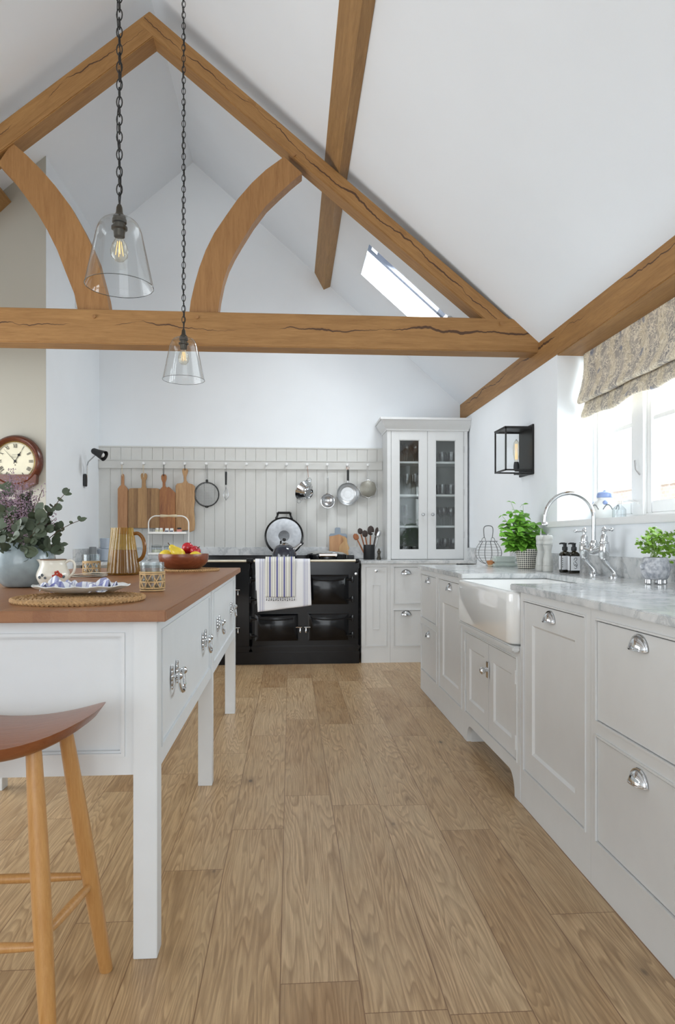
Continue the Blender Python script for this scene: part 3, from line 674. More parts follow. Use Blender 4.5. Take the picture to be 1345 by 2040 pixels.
# ------------------------------------------------------------------ kitchen island
IX0, IX1, IY0, IY1, IZ = -1.33, -.352, 1.835, 4.435, .925
isl = thing('kitchen_island', 'white kitchen island with cherry wood top standing on square legs', 'kitchen island', (-.84, 3.13, 0), world=True)
build('worktop', M().box(IX0-.03, IX1+.030, 1.80, 4.46, .895, IZ, .003), 'top', isl)
for y in (IY0, 3.105, IY1-.062):
    for x in (IX0, IX1-.062):
        build('leg', M().box(x, x+.062, y, y+.062, 0, .8945, .0015), 'isl', isl)
# end panel towards the camera
tf = on_back(IY0+.012)
B = M(tf); a, b, v0, v1 = IX0+.062, IX1-.062, .484, .894; pa, pb, p0, p1 = a+.045, b-.024, .533, .862
B.box(a, pa, -.022, 0, v0, v1).box(pb, b, -.022, 0, v0, v1).box(pa, pb, -.022, 0, v0, p0).box(pa, pb, -.022, 0, p1, v1)
ring(B, pa, pb, p0, p1, .009, -.012, .005); ring(B, pa+.009, pb-.009, p0+.009, p1-.009, .005, -.012, -.003)
B.box(pa+.01, pb-.01, -.022, -.013, p0+.01, p1-.01)
build('end_panel', B, 'isl', isl)
B = M(on_back(IY1-.02)).box(IX0+.062, IX1-.062, -.015, 0, .484, .894); build('end_panel', B, 'isl', isl)
B = M().box(IX0+.01, IX0+.03, IY0+.062, IY1-.062, .484, .894); build('back_panel', B, 'isl', isl)
tf = on_left(IX1-.006)
B = M(tf); y0, y1 = IY0+.062, IY1-.062
B.box(y0, y1, -.022, 0, .484, .533).box(y0, y1, -.022, 0, .860, .894).box(y0, y0+.03, -.022, 0, .533, .860).box(y1-.0, y1, -.022, 0, .533, .860).box(3.062, 3.21, -.022, 0, .533, .86).box(y1-.02, y1, -.022, 0, .533, .86)
ring(B, y0+.03, 3.062, .533, .860, .007, -.012, .004); ring(B, 3.21, y1-.02, .533, .860, .007, -.012, .004)
build('drawer_frame', B, 'isl', isl)
build('carcass', M().box(IX0+.031, IX1-.03, IY0+.04, IY1-.04, .50, .893), 'isl', isl)
def bail(u, v):
    """plate-backed drop handle: two cast roses and a swan-neck bail"""
    B = M(tf)
    for s in (-1, 1):
        q = u+s*.045
        for dv, r in ((.030, .010), (.015, .014), (0, .015), (-.015, .013), (-.028, .008)): B.lathe([(0, .0), (r, .001), (r*.8, .004), (0, .006)], (q+s*.003*(dv > .02), 0, v+dv), 12, 'y')
        B.lathe([(.006, 0), (.006, .014), (.011, .019), (.012, .026), (.006, .032), (0, .033)], (q, 0, v+.006), 12, 'y')
    pts = [(u+.045*cos(pi+pi*i/16)*(1.0+.12*sin(pi*i/16)), .022+.006*sin(pi*i/16), v-.002-.046*sin(pi*i/16)**.75) for i in range(17)]
    B.tube(pts, [.004+.0022*sin(pi*i/16) for i in range(17)], 8)
    return B
for a, b, hs in ((y0+.038, 3.054, (2.14, 2.87)), (3.218, y1-.028, (3.43, 4.19))):
    d = build('drawer', M(tf).box(a, b, -.022, -.003, .541, .852), 'isl', isl)
    for hy in hs: plabel(build('handle', bail(hy, .69), 'chrome', d), 'chrome drop handle')

# ------------------------------------------------------------------ range cooker
AX0, AXJ, AX1, AY = -.852, -.349, .620, 6.06
ag = thing('range_cooker', 'glossy black cast-iron range cooker with towels over its front rail', 'range cooker', (-.1, 6.35, 0), world=True)
tf = on_back(AY)
B = M(tf)
for a, b in ((AX0, AXJ-.002), (AXJ+.002, AX1)):
    B.box(a+.012, b-.012, -.56, -.012, .10, .885, .004)
    B.box(a, b, -.56, .0, .13, .165, .006).box(a+.004, b-.004, -.56, -.004, .845, .89, .006)
build('body', B, 'enamel', ag)
build('plinth', M(tf).box(AX0+.006, AX1-.004, -.55, -.006, 0, .112, .005), 'enamel', ag)
B = M(tf).box(AX0-.002, AXJ-.003, -.57, .012, .888, .922, .007).box(AXJ+.003, AX1+.004, -.57, .012, .888, .922, .007)
build('hob_top', B, 'enamel', ag)
build('back_rim', M(tf).box(AX0, AX1, -.572, -.545, .92, .955, .005), 'enamel', ag)
def oven_door(a, b, v0, v1, hinge):
    B = M(tf); e = .002; w = .02
    B.box(a, b, -.012, .008, v0, v1, .005)
    i = .05; j = .042
    vs = [(a+.006, .008, v0+.006), (b-.006, .008, v0+.006), (b-.006, .008, v1-.006), (a+.006, .008, v1-.006),
          (a+i, .03, v0+j), (b-i, .03, v0+j), (b-i, .03, v1-j), (a+i, .03, v1-j)]
    B.add(vs, [(0, 1, 5, 4), (1, 2, 6, 5), (2, 3, 7, 6), (3, 0, 4, 7), (4, 5, 6, 7)])
    # curved lip along the top of the raised panel
    n = 14; pts = [(a+i+(b-a-2*i)*k/n, .031, v1-j-.004-.012*sin(pi*k/n)) for k in range(n+1)]; B.tube(pts, .006, 8)
    d = build('oven_door', B, 'enamel', ag)
    x = b+.012 if hinge > 0 else a-.012
    for v in (v0+.05, v1-.05):
        B = M(tf).lathe([(.010, -.028), (.012, -.018), (.012, .018), (.010, .028)], (x+.018*hinge, .012, v), 10).tube([(x-.05*hinge, .012, v), (x+.012*hinge, .012, v)], [.007, .011], 8)
        build('hinge', B, 'enamel', d)
    lx = a-.012 if hinge > 0 else b+.012
    B = M(tf).tube([(lx-.014*-hinge*-1, .012, (v0+v1)/2), (lx+.04*hinge, .014, (v0+v1)/2)], [.006, .005], 8)
    B.lathe([(.006, -.042), (.008, -.036), (.006, -.02), (.004, 0)], (lx, .022, (v0+v1)/2-.005), 10)
    plabel(build('latch', B, 'chrome', d), 'chrome latch')
    return d
oven_door(-.318, .075, .205, .455, -1); oven_door(.150, .525, .205, .455, 1)
oven_door(-.318, .075, .525, .80, -1); oven_door(.150, .525, .525, .80, 1)
oven_door(-.800, -.47, .205, .455, -1); oven_door(-.800, -.47, .525, .80, -1)
build('thermostat', M(tf).lathe([(.012, 0), (.012, .006), (0, .008)], (.585, -.01, .80), 12, 'y'), 'chrome', ag)
for a, b in ((AX0+.02, AXJ-.02), (AXJ+.01, AX1-.035)):
    r = build('hand_rail', M().tube([(a, 5.975, .920), (b, 5.975, .920)], .011, 12), 'nick', ag)
    for x in (a, b):
        build('bracket', M().lathe([(.016, -.012), (.019, -.006), (.019, .012), (.012, .02)], (x, 5.975, .920), 12, 'x').tube([(x, 5.975, .920), (x, 6.06, .90)], .009, 8), 'enamel', r)
# lids: one raised, one shut
lid = thing('hotplate_lid', 'raised round lid on the black range, its bright steel lining facing the room', 'lid', (-.06, 6.50, .945))
rd = .182
def lidmesh(m, prof, seg=48): return M().lathe(prof, (0, 0, 0), seg)
L1_ = build('rim', M().lathe([(rd-.012, -.004), (rd, 0), (rd+.004, .012), (rd-.004, .028), (.10, .045), (0, .05)], (0, 0, 0), 48), 'enamel', lid, org=(0, 0, 0))
L2_ = build('lining', M().lathe([(0, -.001), (.05, -.003), (.052, -.006), (.11, -.005), (.165, -.009), (rd-.012, -.004)], (0, 0, 0), 48), plain('lid_lining_steel', (136, 138, 140), .24, 1, .12, 30), lid, org=(0, 0, 0))
B = M().tube([(-.06, -rd-.045, .02), (.06, -rd-.045, .02)], .011, 10)
for s in (-1, 1): B.tube([(s*.075, -rd+.012, .02), (s*.062, -rd-.02, .03), (s*.058, -rd-.046, .02)], [.012, .009, .013], 10)
L3_ = build('handle', B, 'iron', lid, org=(0, 0, 0))
for o in (L1_, L2_, L3_): o.rotation_euler = (radians(-97), 0, 0); o.location = (0, 0, rd+.012)
lid2 = thing('hotplate_lid', 'closed domed chrome lid on the right side of the black range top', 'lid', (.335, 6.27, .923))
build('rim', M().lathe([(.178, 0), (.186, .006), (.186, .028), (.176, .034), (.16, .034)], (0, 0, 0), 48, cap=True), 'enamel', lid2)
build('dome', M().lathe([(.176, .033), (.15, .044), (.08, .052), (0, .054)], (0, 0, 0), 48, cap=False), 'chrome', lid2)
B = M().tube([(-.075, -.205, .03), (.075, -.205, .03)], .010, 10)
for s in (-1, 1): B.tube([(s*.075, -.168, .02), (s*.07, -.205, .03)], [.012, .011], 10)
B = build('handle', B, 'chrome', lid2); lid2.scale = (1, 1, 1.55)
# kettle
kt = thing('kettle', 'dark blue-black dome kettle with a chrome lid standing on the range', 'kettle', (-.055, 6.20, .923))
build('body', M().lathe([(.098, 0), (.106, .004), (.107, .012), (.104, .05), (.090, .088), (.062, .112), (.040, .120)], (0, 0, 0), 40), plain('kettle_enamel', (38, 42, 54), .12, Coat_Weight=.6), kt)
build('base_band', M().lathe([(.100, -.001), (.108, .002), (.1085, .011), (.104, .013)], (0, 0, 0), 40), 'chrome', kt)
l = build('lid', M().lathe([(.044, .117), (.040, .126), (.020, .134), (.008, .137), (.006, .148)], (0, 0, 0), 32), 'chrome', kt)
build('knob', M().lathe([(.007, .146), (.014, .154), (.015, .163), (.009, .171), (0, .173)], (0, 0, 0), 16), 'blk', l)
build('spout', M().tube([(.078, 0, .075), (.105, 0, .092), (.130, 0, .114), (.148, 0, .125)], [.024, .019, .013, .012], 14), 'chrome', kt)
B = M().tube([(.150, 0, .126), (.166, 0, .134)], [.013, .006], 10)
build('whistle', B, 'blk', kt)
pts = [(.0, .055*cos(a), .105+.10*sin(a)*.9) for a in [pi*i/14 for i in range(15)]]
build('handle', M().tube([(-.03, .085, .08), (-.035, .115, .11), (-.03, .10, .15)], [.007, .008, .008], 10), 'blk', kt); kt.scale = (1.05, 1.05, 1.14)
# towels over the rail
def towel(name, label, m, x0, x1, zb0, zb1, skew, yo, shortback, waves, fringe=None):
    def f(u, v):
        # v: 0 front hem -> 1 back hem over the rail
        x = x0+(x1-x0)*u; Lf = .92-(zb0+(zb1-zb0)*u); Lb = shortback; s = v*(Lf+Lb+.045)
        wob = .006*sin(u*waves*2*pi+1)*min(1, abs(s-Lf)*6)
        if s < Lf: d = Lf-s; return (x+skew*d*(1-u*.4), 5.962-yo+wob-.004-.02*sin(min(1, d/.3)*pi/2)*0, .922-d)
        if s < Lf+.045:
            a = pi*(s-Lf)/.045; return (x, 5.975-(.013+yo)*cos(a), .922+(.013+yo)*sin(a))
        d = s-Lf-.045; return (x+skew*.3*d, 5.990+yo+.2*wob, .922-d)
    B = M().grid(f, 60, 48)
    o = build(name, B, m, None, org=(0, 5.975, .9), sharp=80, solid=.0022)
    return o
wt = stripes('white_linen_blue_lines', (230, 230, 232), [(-.262+.0, .0022, (60, 70, 150)), (-.25, .0012, (60, 70, 150)), (-.238, .0022, (60, 70, 150)), (-.225, .001, (60, 70, 150)),
             (.114, .0012, (60, 70, 150)), (.124, .0022, (60, 70, 150)), (.136, .0012, (60, 70, 150)), (.147, .0016, (60, 70, 150))])
o = towel('tea_towel', '', wt, -.305, .172, .475, .53, .05, .004, .26, 2)
tag(o, 'large white tea towel with thin blue edge lines hanging from the cooker rail', 'towel')
bl = []
for x in (-.176, -.114, -.052, .010):
    bl += [(x+.031, .006, (226, 225, 218)), (x, .0075, (52, 58, 140)), (x-.020, .0018, (44, 44, 66)), (x+.018, .0014, (44, 44, 66))]
st_ = stripes('blue_striped_linen', (226, 224, 214), bl)
o = towel('tea_towel', '', st_, -.215, .04, .605, .605, 0, .021, .24, 1.2)
tag(o, 'smaller blue-striped tea towel with dark tassels laid over the white one', 'towel')
B = M()
for i in range(13):
    x = -.205+.02*i; B.tube([(x, 5.937, .606), (x+random.uniform(-.004, .004), 5.937, .585)], [.0015, .002], 5).ball((x, 5.937, .582-.004*(i % 2)), .0045, seg=8)
fr = build('fringe', B, 'ink', o, org=(0, 5.975, .9))

# ------------------------------------------------------------------ things hanging from the pegs
YH = 6.585
def pz(px, py, Y=YH): p = at(px, py, Y=Y); return (p[0], p[2])
def loop(B, peg, px, py, r=.0018):
    x, z = pz(px, py); X0 = PEG[peg]
    B.tube([(X0-.004, 6.60, 1.826+.008), (X0-.004, 6.575, 1.832), (x-.003, YH, z), (x+.003, YH, z), (X0+.004, 6.575, 1.832), (X0+.004, 6.60, 1.834)], r, 6); return B
def board(label, outline, m, hole, peg, th=.02, yy=None, strm='twine'):
    y1 = (yy or 6.600); pts = [pz(x, y, 6.59) for x, y in outline]
    B = M().prism(pts, y1-th, y1); o = build('chopping_board', B, m, None, org=(pts[0][0], y1, 1.5), sharp=30)
    md = o.modifiers.new('edge', 'BEVEL'); md.width = .003; md.segments = 2; md.limit_method = 'ANGLE'; md.angle_limit = radians(50)
    tag(o, label, 'chopping board', None)
    hx, hz = pz(*hole, 6.59); X0 = PEG[peg]
    build('hanging_loop', M().tube([(X0-.004, 6.61, 1.834), (X0-.004, 6.565, 1.834), (hx-.002, y1-th-.003, hz), (hx+.002, y1-th-.003, hz), (X0+.004, 6.565, 1.834), (X0+.004, 6.61, 1.834)], .0018, 6), strm, o, org=(pts[0][0], y1, 1.5))
    return o
wA = wood('board_beech', (190, 142, 100), (160, 112, 74), 'z', 5, .6); wB = wood('board_acacia_stripes', (192, 152, 104), (112, 78, 50), 'z', 4, .6, 1, streak=.041)
wC = wood('board_dark_acacia', (186, 126, 70), (112, 60, 34), 'z', 4, .5, .8); wD = wood('board_olive', (206, 168, 122), (150, 108, 70), 'z', 3, .6, .8)
board('tall narrow pale wooden chopping board, leftmost on the peg rail', [(234.6, 1064), (234.6, 974), (238, 969), (241.5, 966), (241.6, 948), (243, 944.5), (245, 944), (247, 945.5), (247.4, 966), (250.5, 969), (254.7, 974), (254.7, 1064)], wA, (244.4, 949), 0, .02, 6.604)
B_ = [(258, 1052), (255.6, 1049), (255.2, 1045), (255.2, 979), (257, 974), (261, 972.8), (281.5, 972.5), (283, 969), (283.3, 957), (281.2, 953), (280.6, 947), (282, 943.5), (284.6, 942.6), (285.8, 944.5), (286.2, 949), (287.2, 949), (287.8, 944.5), (289, 942.6), (291.6, 943.5), (293, 947), (292.4, 953), (290.2, 957), (290.4, 969), (292, 972.5), (313, 972.8), (317.5, 974), (319.4, 979), (319.4, 1045), (319, 1049), (316, 1052)]
board('large square striped wooden chopping board with a forked handle on the peg rail', B_, wB, (286.7, 951), 1, .024, 6.604)
board('dark reddish wooden chopping board with one slanted shoulder, third on the peg rail', [(318.7, 1062), (318.7, 980), (320, 975), (325, 970), (325, 962), (322.4, 955), (322.2, 949), (324, 945.8), (327.5, 945), (331, 946), (332.8, 949), (332.6, 955), (330.2, 962), (330.4, 969), (334, 972), (337, 970), (341, 973), (350, 982), (350, 1062)], wC, (327.4, 949), 2, .020, 6.580, 'ink')
board('tall pale wooden chopping board with a wavy live edge, fourth on the peg rail', [(350, 1058), (350, 968), (353, 963.5), (364, 962), (366.6, 958), (366.2, 951), (363.6, 942), (363, 936.5), (365, 933.8), (369, 933), (373, 934), (374.8, 937), (374, 942), (371, 950), (371.4, 957), (375, 962), (384, 965), (388.4, 969), (388.8, 985), (388.2, 1000), (386.4, 1015), (387.8, 1030), (388.6, 1045), (387.6, 1056), (383, 1058.5), (378, 1060), (376, 1056)], wD, (369, 937), 3, .020, 6.602, 'ink')
# round splatter guard
def ringpts(c, r, n=40, e=1): return [(c[0]+r*cos(2*pi*i/n), c[1], c[2]+r*e*sin(2*pi*i/n)) for i in range(n)]
x, z = pz(412, 985); R = .116
t = thing('grill_rack', 'round wire mesh rack with a dark rim hanging from the peg rail', 'rack', (x, YH, z-R), world=True)
build('rim', M().tube(ringpts((x, YH, z), R, 48), .0035, 8, True).tube(ringpts((x, YH+.012, z), R*.94, 48), .0028, 8, True).tube([(x-.02, YH, z-R+.004), (x-.008, YH, z-R-.008), (x+.008, YH, z-R-.008), (x+.02, YH, z-R+.004)], .004, 8), 'iron', t)
B = M()
for i in range(-13, 14):
    d = i*.0082; hl = sqrt(max(0, R*R-d*d)); B.box(x+d-.0006, x+d+.0006, YH-.0006, YH+.0006, z-hl, z+hl).box(x-hl, x+hl, YH-.0006, YH+.0006, z+d-.0006, z+d+.0006)
build('mesh', B, 'gwire', t)
p = PEG[4]
build('handle', M().tube([(x-.006, YH, z+R), (x-.006, YH, z+R+.08), (p-.006, YH, 1.836), (p+.006, YH, 1.836), (x+.008, YH, z+R+.08), (x+.008, YH, z+R)], .0018, 6).box(x-.011, x+.013, YH-.008, YH+.008, z+R-.004, z+R+.026, .003), 'iron', t)
# whisk
x, z = pz(450.3, 966)
t = thing('whisk', 'small balloon whisk with a dark handle hanging from the peg rail', 'whisk', (x, YH, 1.5), world=True)
build('handle', M().tube([(x, YH, z), (x, YH, z+.125)], [.008, .010], 12).tube([(x, YH, z+.125), (PEG[5], 6.60, 1.832)], .0015, 6), 'blk', t)
B = M()
for k in range(5):
    a = pi*k/5; pts = [(x+cos(a)*.027*s*sin(pi*q)**.8, YH+sin(a)*.027*s*sin(pi*q)**.8, z-.148*q*1.0) for s, q in [(1, i/12*.97) for i in range(13)]]
    pts = [(x+cos(a)*.026*(sin(pi*min(1, (i/12)**1.6)))*1, YH+sin(a)*.026*sin(pi*min(1, (i/12)**1.6)), z-.148*(i/12)) for i in range(13)]
    pt2 = [(2*x-px_, 2*YH-py_, pz_) for px_, py_, pz_ in pts]
    B.tube(pts, .0012, 5).tube(pt2, .0012, 5)
build('wires', B, 'steel', t)
# colander, tilted bowl with two loop handles and a foot
x, z = pz(606, 978)
t = thing('colander', 'shiny steel colander hanging tilted by its handle from the peg rail', 'colander', (x, YH-.04, z))
B = M().lathe([(.036, -.062), (.040, -.062), (.050, -.056), (.080, -.030), (.098, 0), (.104, .006), (.104, .009), (.096, .004), (.078, -.026), (.048, -.052), (0, -.055)], (0, 0, 0), 36)
c1 = build('bowl', B, 'chrome', t)
B = M()
for i in range(14):
    for r, h in ((.062, -.046), (.075, -.034), (.087, -.018)): B.ball((r*cos(2*pi*i/14+h*9), r*sin(2*pi*i/14+h*9), h), .003, seg=6)
c2 = build('perforation', B, 'pewter', t); c2['kind'] = 'stuff'
c3 = build('foot', M().lathe([(.045, -.058), (.050, -.078), (.048, -.078), (.043, -.058)], (0, 0, 0), 28, cap=False), 'chrome', t)
hs = []
for s in (-1, 1): hs.append(build('handle', M().tube([(s*.098, -.028, .004), (s*.125, -.022, .002), (s*.134, 0, 0), (s*.125, .022, .002), (s*.098, .028, .004)], .0035, 8), 'chrome', t))
for o in [c1, c2, c3]+hs: o.rotation_euler = (radians(-20), radians(-62), 0)
t.rotation_euler = (0, 0, radians(-25))
lx, lz = pz(614.5, 951)
build('hanging_loop', M().tube([(PEG[9], 6.60, 1.834), (lx, YH-.01, lz)], .0018, 6), 'copper', t, org=(x, YH-.04, z)).rotation_euler = (0, 0, radians(25))
# little sieve
x, z = pz(653, 997); R = .063
t = thing('sieve', 'small round steel sieve with a long handle hanging from the peg rail', 'sieve', (x, YH, z), world=True)
build('rim', M().tube(ringpts((x, YH-.02, z), R, 36), .004, 8, True).tube(ringpts((x, YH, z-.006), R*1.05, 36), .002, 6, True), 'chrome', t)
build('mesh', M().lathe([(R, 0), (R*.9, .02), (R*.6, .038), (0, .046)], (x, YH-.02, z), 32, 'y', cap=False), 'steel', t)
build('handle', M().tube([(x, YH-.02, z+R), (x, YH-.012, z+R+.03), (x, YH, z+R+.155)], [.003, .005, .006], 8).tube(ringpts((x, YH, z+R+.165), .010, 16), .002, 6, True).tube([(x, YH, z+R+.172), (PEG[10], 6.60, 1.832)], .002, 6), 'steel', t)
# saucepan
x, z = pz(693.3, 984); R = .108
t = thing('saucepan', 'aluminium saucepan with a dark grip hanging open side out from the peg rail', 'saucepan', (x, YH, z), world=True)
build('pan', M().lathe([(R-.004, -.052), (R, -.055), (R+.002, -.052), (R-.01, -.02), (R-.026, -.002), (0, 0), (0, -.005), (R*.35, -.006), (R*.36, -.0045), (R*.62, -.005), (R*.64, -.003), (R-.03, -.006), (R-.014, -.022), (R-.006, -.048)], (x, 6.63, z), 48, 'y', cap=False), 'alu', t)
build('handle', M().tube([(x, 6.585, z+R), (x, 6.583, z+R+.02)], [.010, .009], 10), 'alu', t)
build('grip', M().box(x-.011, x+.011, 6.575, 6.592, z+R+.015, z+R+.128, .005), 'blk', t)
build('hanging_loop', M().tube([(x-.004, 6.585, z+R+.125), (x-.01, 6.585, z+R+.145), (PEG[11], 6.60, 1.832), (x+.012, 6.585, z+R+.145), (x+.004, 6.585, z+R+.125)], .002, 6), 'copper', t)
# fine mesh skimmer, rightmost
x, z = pz(733.4, 974); R = .088
t = thing('mesh_strainer', 'shallow grey mesh strainer with a wire handle, rightmost on the peg rail', 'strainer', (x, YH, z), world=True)
build('rim', M().tube(ringpts((x, YH, z), R, 8), .003, 8, True), 'steel', t)
build('mesh', M().lathe([(R, 0), (R*.8, -.012), (R*.5, -.022), (0, -.028)], (x, YH, z), 8, 'y', cap=False), plain('fine_mesh', (150, 148, 138), .5, .5, .2, 400), t)
build('handle', M().tube([(x-.012, YH, z+R-.004), (x-.010, YH, z+R+.07), (PEG[12]-.008, YH, 1.838), (PEG[12]+.008, YH, 1.838), (x+.010, YH, z+R+.07), (x+.012, YH, z+R-.004)], .0018, 6).tube([(x-.03, YH, z+R-.012), (x, YH, z+R+.01), (x+.03, YH, z+R-.012)], .0025, 6), 'steel', t)
# ------------------------------------------------------------------ blind, wall lights, clock
t = thing('roman_blind', 'patterned roman blind in soft folds at the top of the window', 'blind', (1.84, 3.2, 2.26), world=True)
prof = [(1.835, 2.268), (1.838, 2.20), (1.830, 2.12), (1.812, 2.04), (1.795, 1.985), (1.792, 1.965), (1.805, 1.955), (1.83, 1.965), (1.842, 1.99), (1.842, 1.995), (1.845, 1.96), (1.832, 1.92), (1.822, 1.89), (1.826, 1.872), (1.845, 1.872), (1.858, 1.90)]
def smooth(P, k=2):
    for _ in range(k):
        Q = [P[0]]
        for a, b in zip(P, P[1:]): Q += [tuple(a[i]*.75+b[i]*.25 for i in range(len(a))), tuple(a[i]*.25+b[i]*.75 for i in range(len(a)))]
        P = Q+[P[-1]]
    return P
pr = smooth(prof)
def fb(u, v):
    i = min(len(pr)-1, int(round(v*(len(pr)-1)))); y = 2.24+(4.165-2.24)*u
    x, z = pr[i]; k = v**1.5
    return (x+k*.012*sin(u*21+v*2), y, z+k*(.012*sin(u*13)+.01*sin(u*29+1))-.02*k*(abs(u-.5)*2)**3*0)
build('fabric', M().grid(fb, 90, len(pr)-1), 'blind', t, sharp=80, solid=.002)
build('headrail', M().box(1.85, 1.89, 2.24, 4.165, 2.225, 2.262, .003), 'wh', t)
build('cord', M().tube([(1.875, 4.12, 2.22), (1.87, 4.125, 1.7), (1.865, 4.13, 1.36)], .0016, 6).lathe([(.002, .03), (.007, .02), (.008, 0), (0, -.004)], (1.865, 4.13, 1.335), 10), 'wh', t)

ln = thing('wall_lantern', 'black metal box lantern with clear glass on the right wall', 'wall light', (XW, 4.63, 1.57), world=True)
a, b = 4.62, 4.87; x0, x1 = 1.48, XW; z0, z1 = 1.585, 1.885; f = .010
build('back_plate', M().box(XW-.014, XW, a-.015, b+.015, 1.56, 1.905, .002), 'iron', ln)
B = M()
for y in (a, b-f):
    B.box(x0, x0+f, y, y+f, z0, z1)
    B.box(x0, x1-.014, y, y+f, z0, z0+f).box(x0, x1-.014, y, y+f, z1-f, z1)
for z in (z0, z1-f): B.box(x0, x0+f, a, b, z, z+f)
build('frame', B, 'iron', ln)
build('top', M().box(x0-.002, x1-.014, a-.002, b+.002, z1, z1+.006), 'iron', ln)
build('pane', M().add([(x0+.004, a+f, z0+f), (x0+.004, b-f, z0+f), (x0+.004, b-f, z1-f), (x0+.004, a+f, z1-f)], [(0, 1, 2, 3)]), 'pane', ln)
for y in (a+.004, b-.004): build('pane', M().add([(x0+f, y, z0+f), (x1-.014, y, z0+f), (x1-.014, y, z1-f), (x0+f, y, z1-f)], [(0, 1, 2, 3)]), 'pane', ln)
build('lamp_holder', M().lathe([(.020, 0), (.020, .03), (.016, .06), (0, .062)], (1.60, (a+b)/2, z0+.012), 14).box(1.59, XW-.012, (a+b)/2-.008, (a+b)/2+.008, z0+.005, z0+.014), 'blk', ln)
bb = build('bulb', M().lathe([(.010, .07), (.014, .09), (.022, .13), (.024, .17), (.018, .21), (0, .235)], (1.60, (a+b)/2, z0), 16), 'bulb', ln)
B = M(); 
for k in range(6): B.tube([(1.60+.008*cos(k), (a+b)/2+.008*sin(k), z0+.09), (1.60+.008*cos(k+.5), (a+b)/2+.008*sin(k+.5), z0+.2)], .0009, 5)
build('filament', B, 'fil', bb)
build('finial', M().box(1.55, XW-.02, a-.012, a+.03, 1.555, 1.566), 'iron', ln)

sp = thing('wall_spotlight', 'small black cone spotlight on a chrome arm fixed to the left pier', 'wall light', (XL, 6.17, 1.60), world=True)
build('back_plate', M().lathe([(.022, -.055), (.032, -.05), (.034, 0), (.032, .05), (.022, .055)], (XL+.012, 6.17, 1.63), 20, 'z', sx=.5), 'blk', sp)
hd = at(194, 905, Y=6.05)
build('arm', M().tube([(XL+.022, 6.17, 1.64), (XL+.03, 6.16, 1.76), (XL+.05, 6.13, 1.79), (hd[0]-.02, 6.06, hd[2]-.005)], .006, 8).tube([(XL+.022, 6.17, 1.64), (XL+.018, 6.172, 1.85)], [.004, .001], 6), 'chrome', sp)
sd = Vector((.80, -.25, -.38)).normalized(); c0 = Vector((hd[0]-.045, 6.06, hd[2]+.035))
B = M().tube([c0, c0+sd*.012, c0+sd*.05, c0+sd*.13], [.018, .026, .030, .046], 24, cap=False); B.tube([c0+sd*.001, c0], [.018, .012], 24)
build('lamp_shade', B, 'blk', sp)
build('bulb', M().ball(tuple(c0+sd*.10), .024), 'wh', sp)

cp = at(27.5, 918, Y=5.17); R = .192
ck = thing('wall_clock', 'round mahogany wall clock with a cream roman-numeral dial on the cream wall', 'clock', (cp[0], 5.23, cp[2]), world=True)
build('bezel', M().lathe([(R, 0), (R+.004, -.02), (R-.006, -.05), (R-.02, -.062), (R-.038, -.052), (R-.045, -.04), (R-.045, 0)], (cp[0], 5.228, cp[2]), 64, 'y'), 'mahog', ck)
build('case', M().prism([(cp[0]-.155, cp[2]-.10), (cp[0]-.155, cp[2]-.145), (cp[0]-.07, cp[2]-.205), (cp[0]+.07, cp[2]-.215), (cp[0]+.155, cp[2]-.165), (cp[0]+.16, cp[2]-.10)], 5.17, 5.228), 'mahog', ck)
build('brass_ring', M().lathe([(R-.044, -.046), (R-.048, -.049), (R-.052, -.044)], (cp[0], 5.228, cp[2]), 64, 'y', cap=False), plain('brass', (190, 160, 90), .3, 1), ck)
dl = build('dial', M().lathe([(0, -.032), (R-.046, -.030)], (cp[0], 5.228, cp[2]), 64, 'y', cap=False), 'dial', ck)
def stroke(B, x, z, dx, dz, w, y): 
    L = sqrt(dx*dx+dz*dz); nx, nz = -dz/L*w/2, dx/L*w/2
    B.add([(x+nx, y, z+nz), (x-nx, y, z-nz), (x+dx-nx, y, z+dz-nz), (x+dx+nx, y, z+dz+nz)], [(0, 1, 2, 3)])
B = M(); y = 5.228-.0345; NUM = ['XII', 'I', 'II', 'III', 'IIII', 'V', 'VI', 'VII', 'VIII', 'IX', 'X', 'XI']
for k, s in enumerate(NUM):
    an = radians(30*k); wds = {'I': .007, 'V': .015, 'X': .016}; tot = sum(wds[c] for c in s); q = -tot/2; ri, ro = .098, .128
    def T(u, r): return (cp[0]+r*sin(an)+u*cos(an), cp[2]+r*cos(an)-u*sin(an))
    def ln_(u0, r0, u1, r1, w): 
        p0, p1 = T(u0, r0), T(u1, r1); stroke(B, p0[0], p0[1], p1[0]-p0[0], p1[1]-p0[1], w, y)
    for ch in s:
        w = wds[ch]
        if ch == 'I': ln_(q+w/2, ri, q+w/2, ro, .0035)
        if ch == 'V': ln_(q+.002, ro, q+w/2, ri, .0038); ln_(q+w-.002, ro, q+w/2, ri, .0018)
        if ch == 'X': ln_(q+.002, ro, q+w-.002, ri, .0038); ln_(q+w-.002, ro, q+.002, ri, .0018)
        q += w
for k in range(60):
    an = radians(6*k); stroke(B, cp[0]+.134*sin(an), cp[2]+.134*cos(an), .005*sin(an), .005*cos(an), .0012, y)
B.lathe([(.1335, 0), (.1345, 0)], (cp[0], y, cp[2]), 48, 'y', cap=False)
for k, wq in enumerate((.022, .028, .024)): stroke(B, cp[0]-wq, cp[2]+.048-.011*k, 2*wq, 0, .0016, y)
B.lathe([(0, -.001), (.004, 0)], (cp[0], y, cp[2]-.028), 10, 'y', cap=False)
build('numerals', B, 'ink', dl)
B = M(); an = radians(-42); 
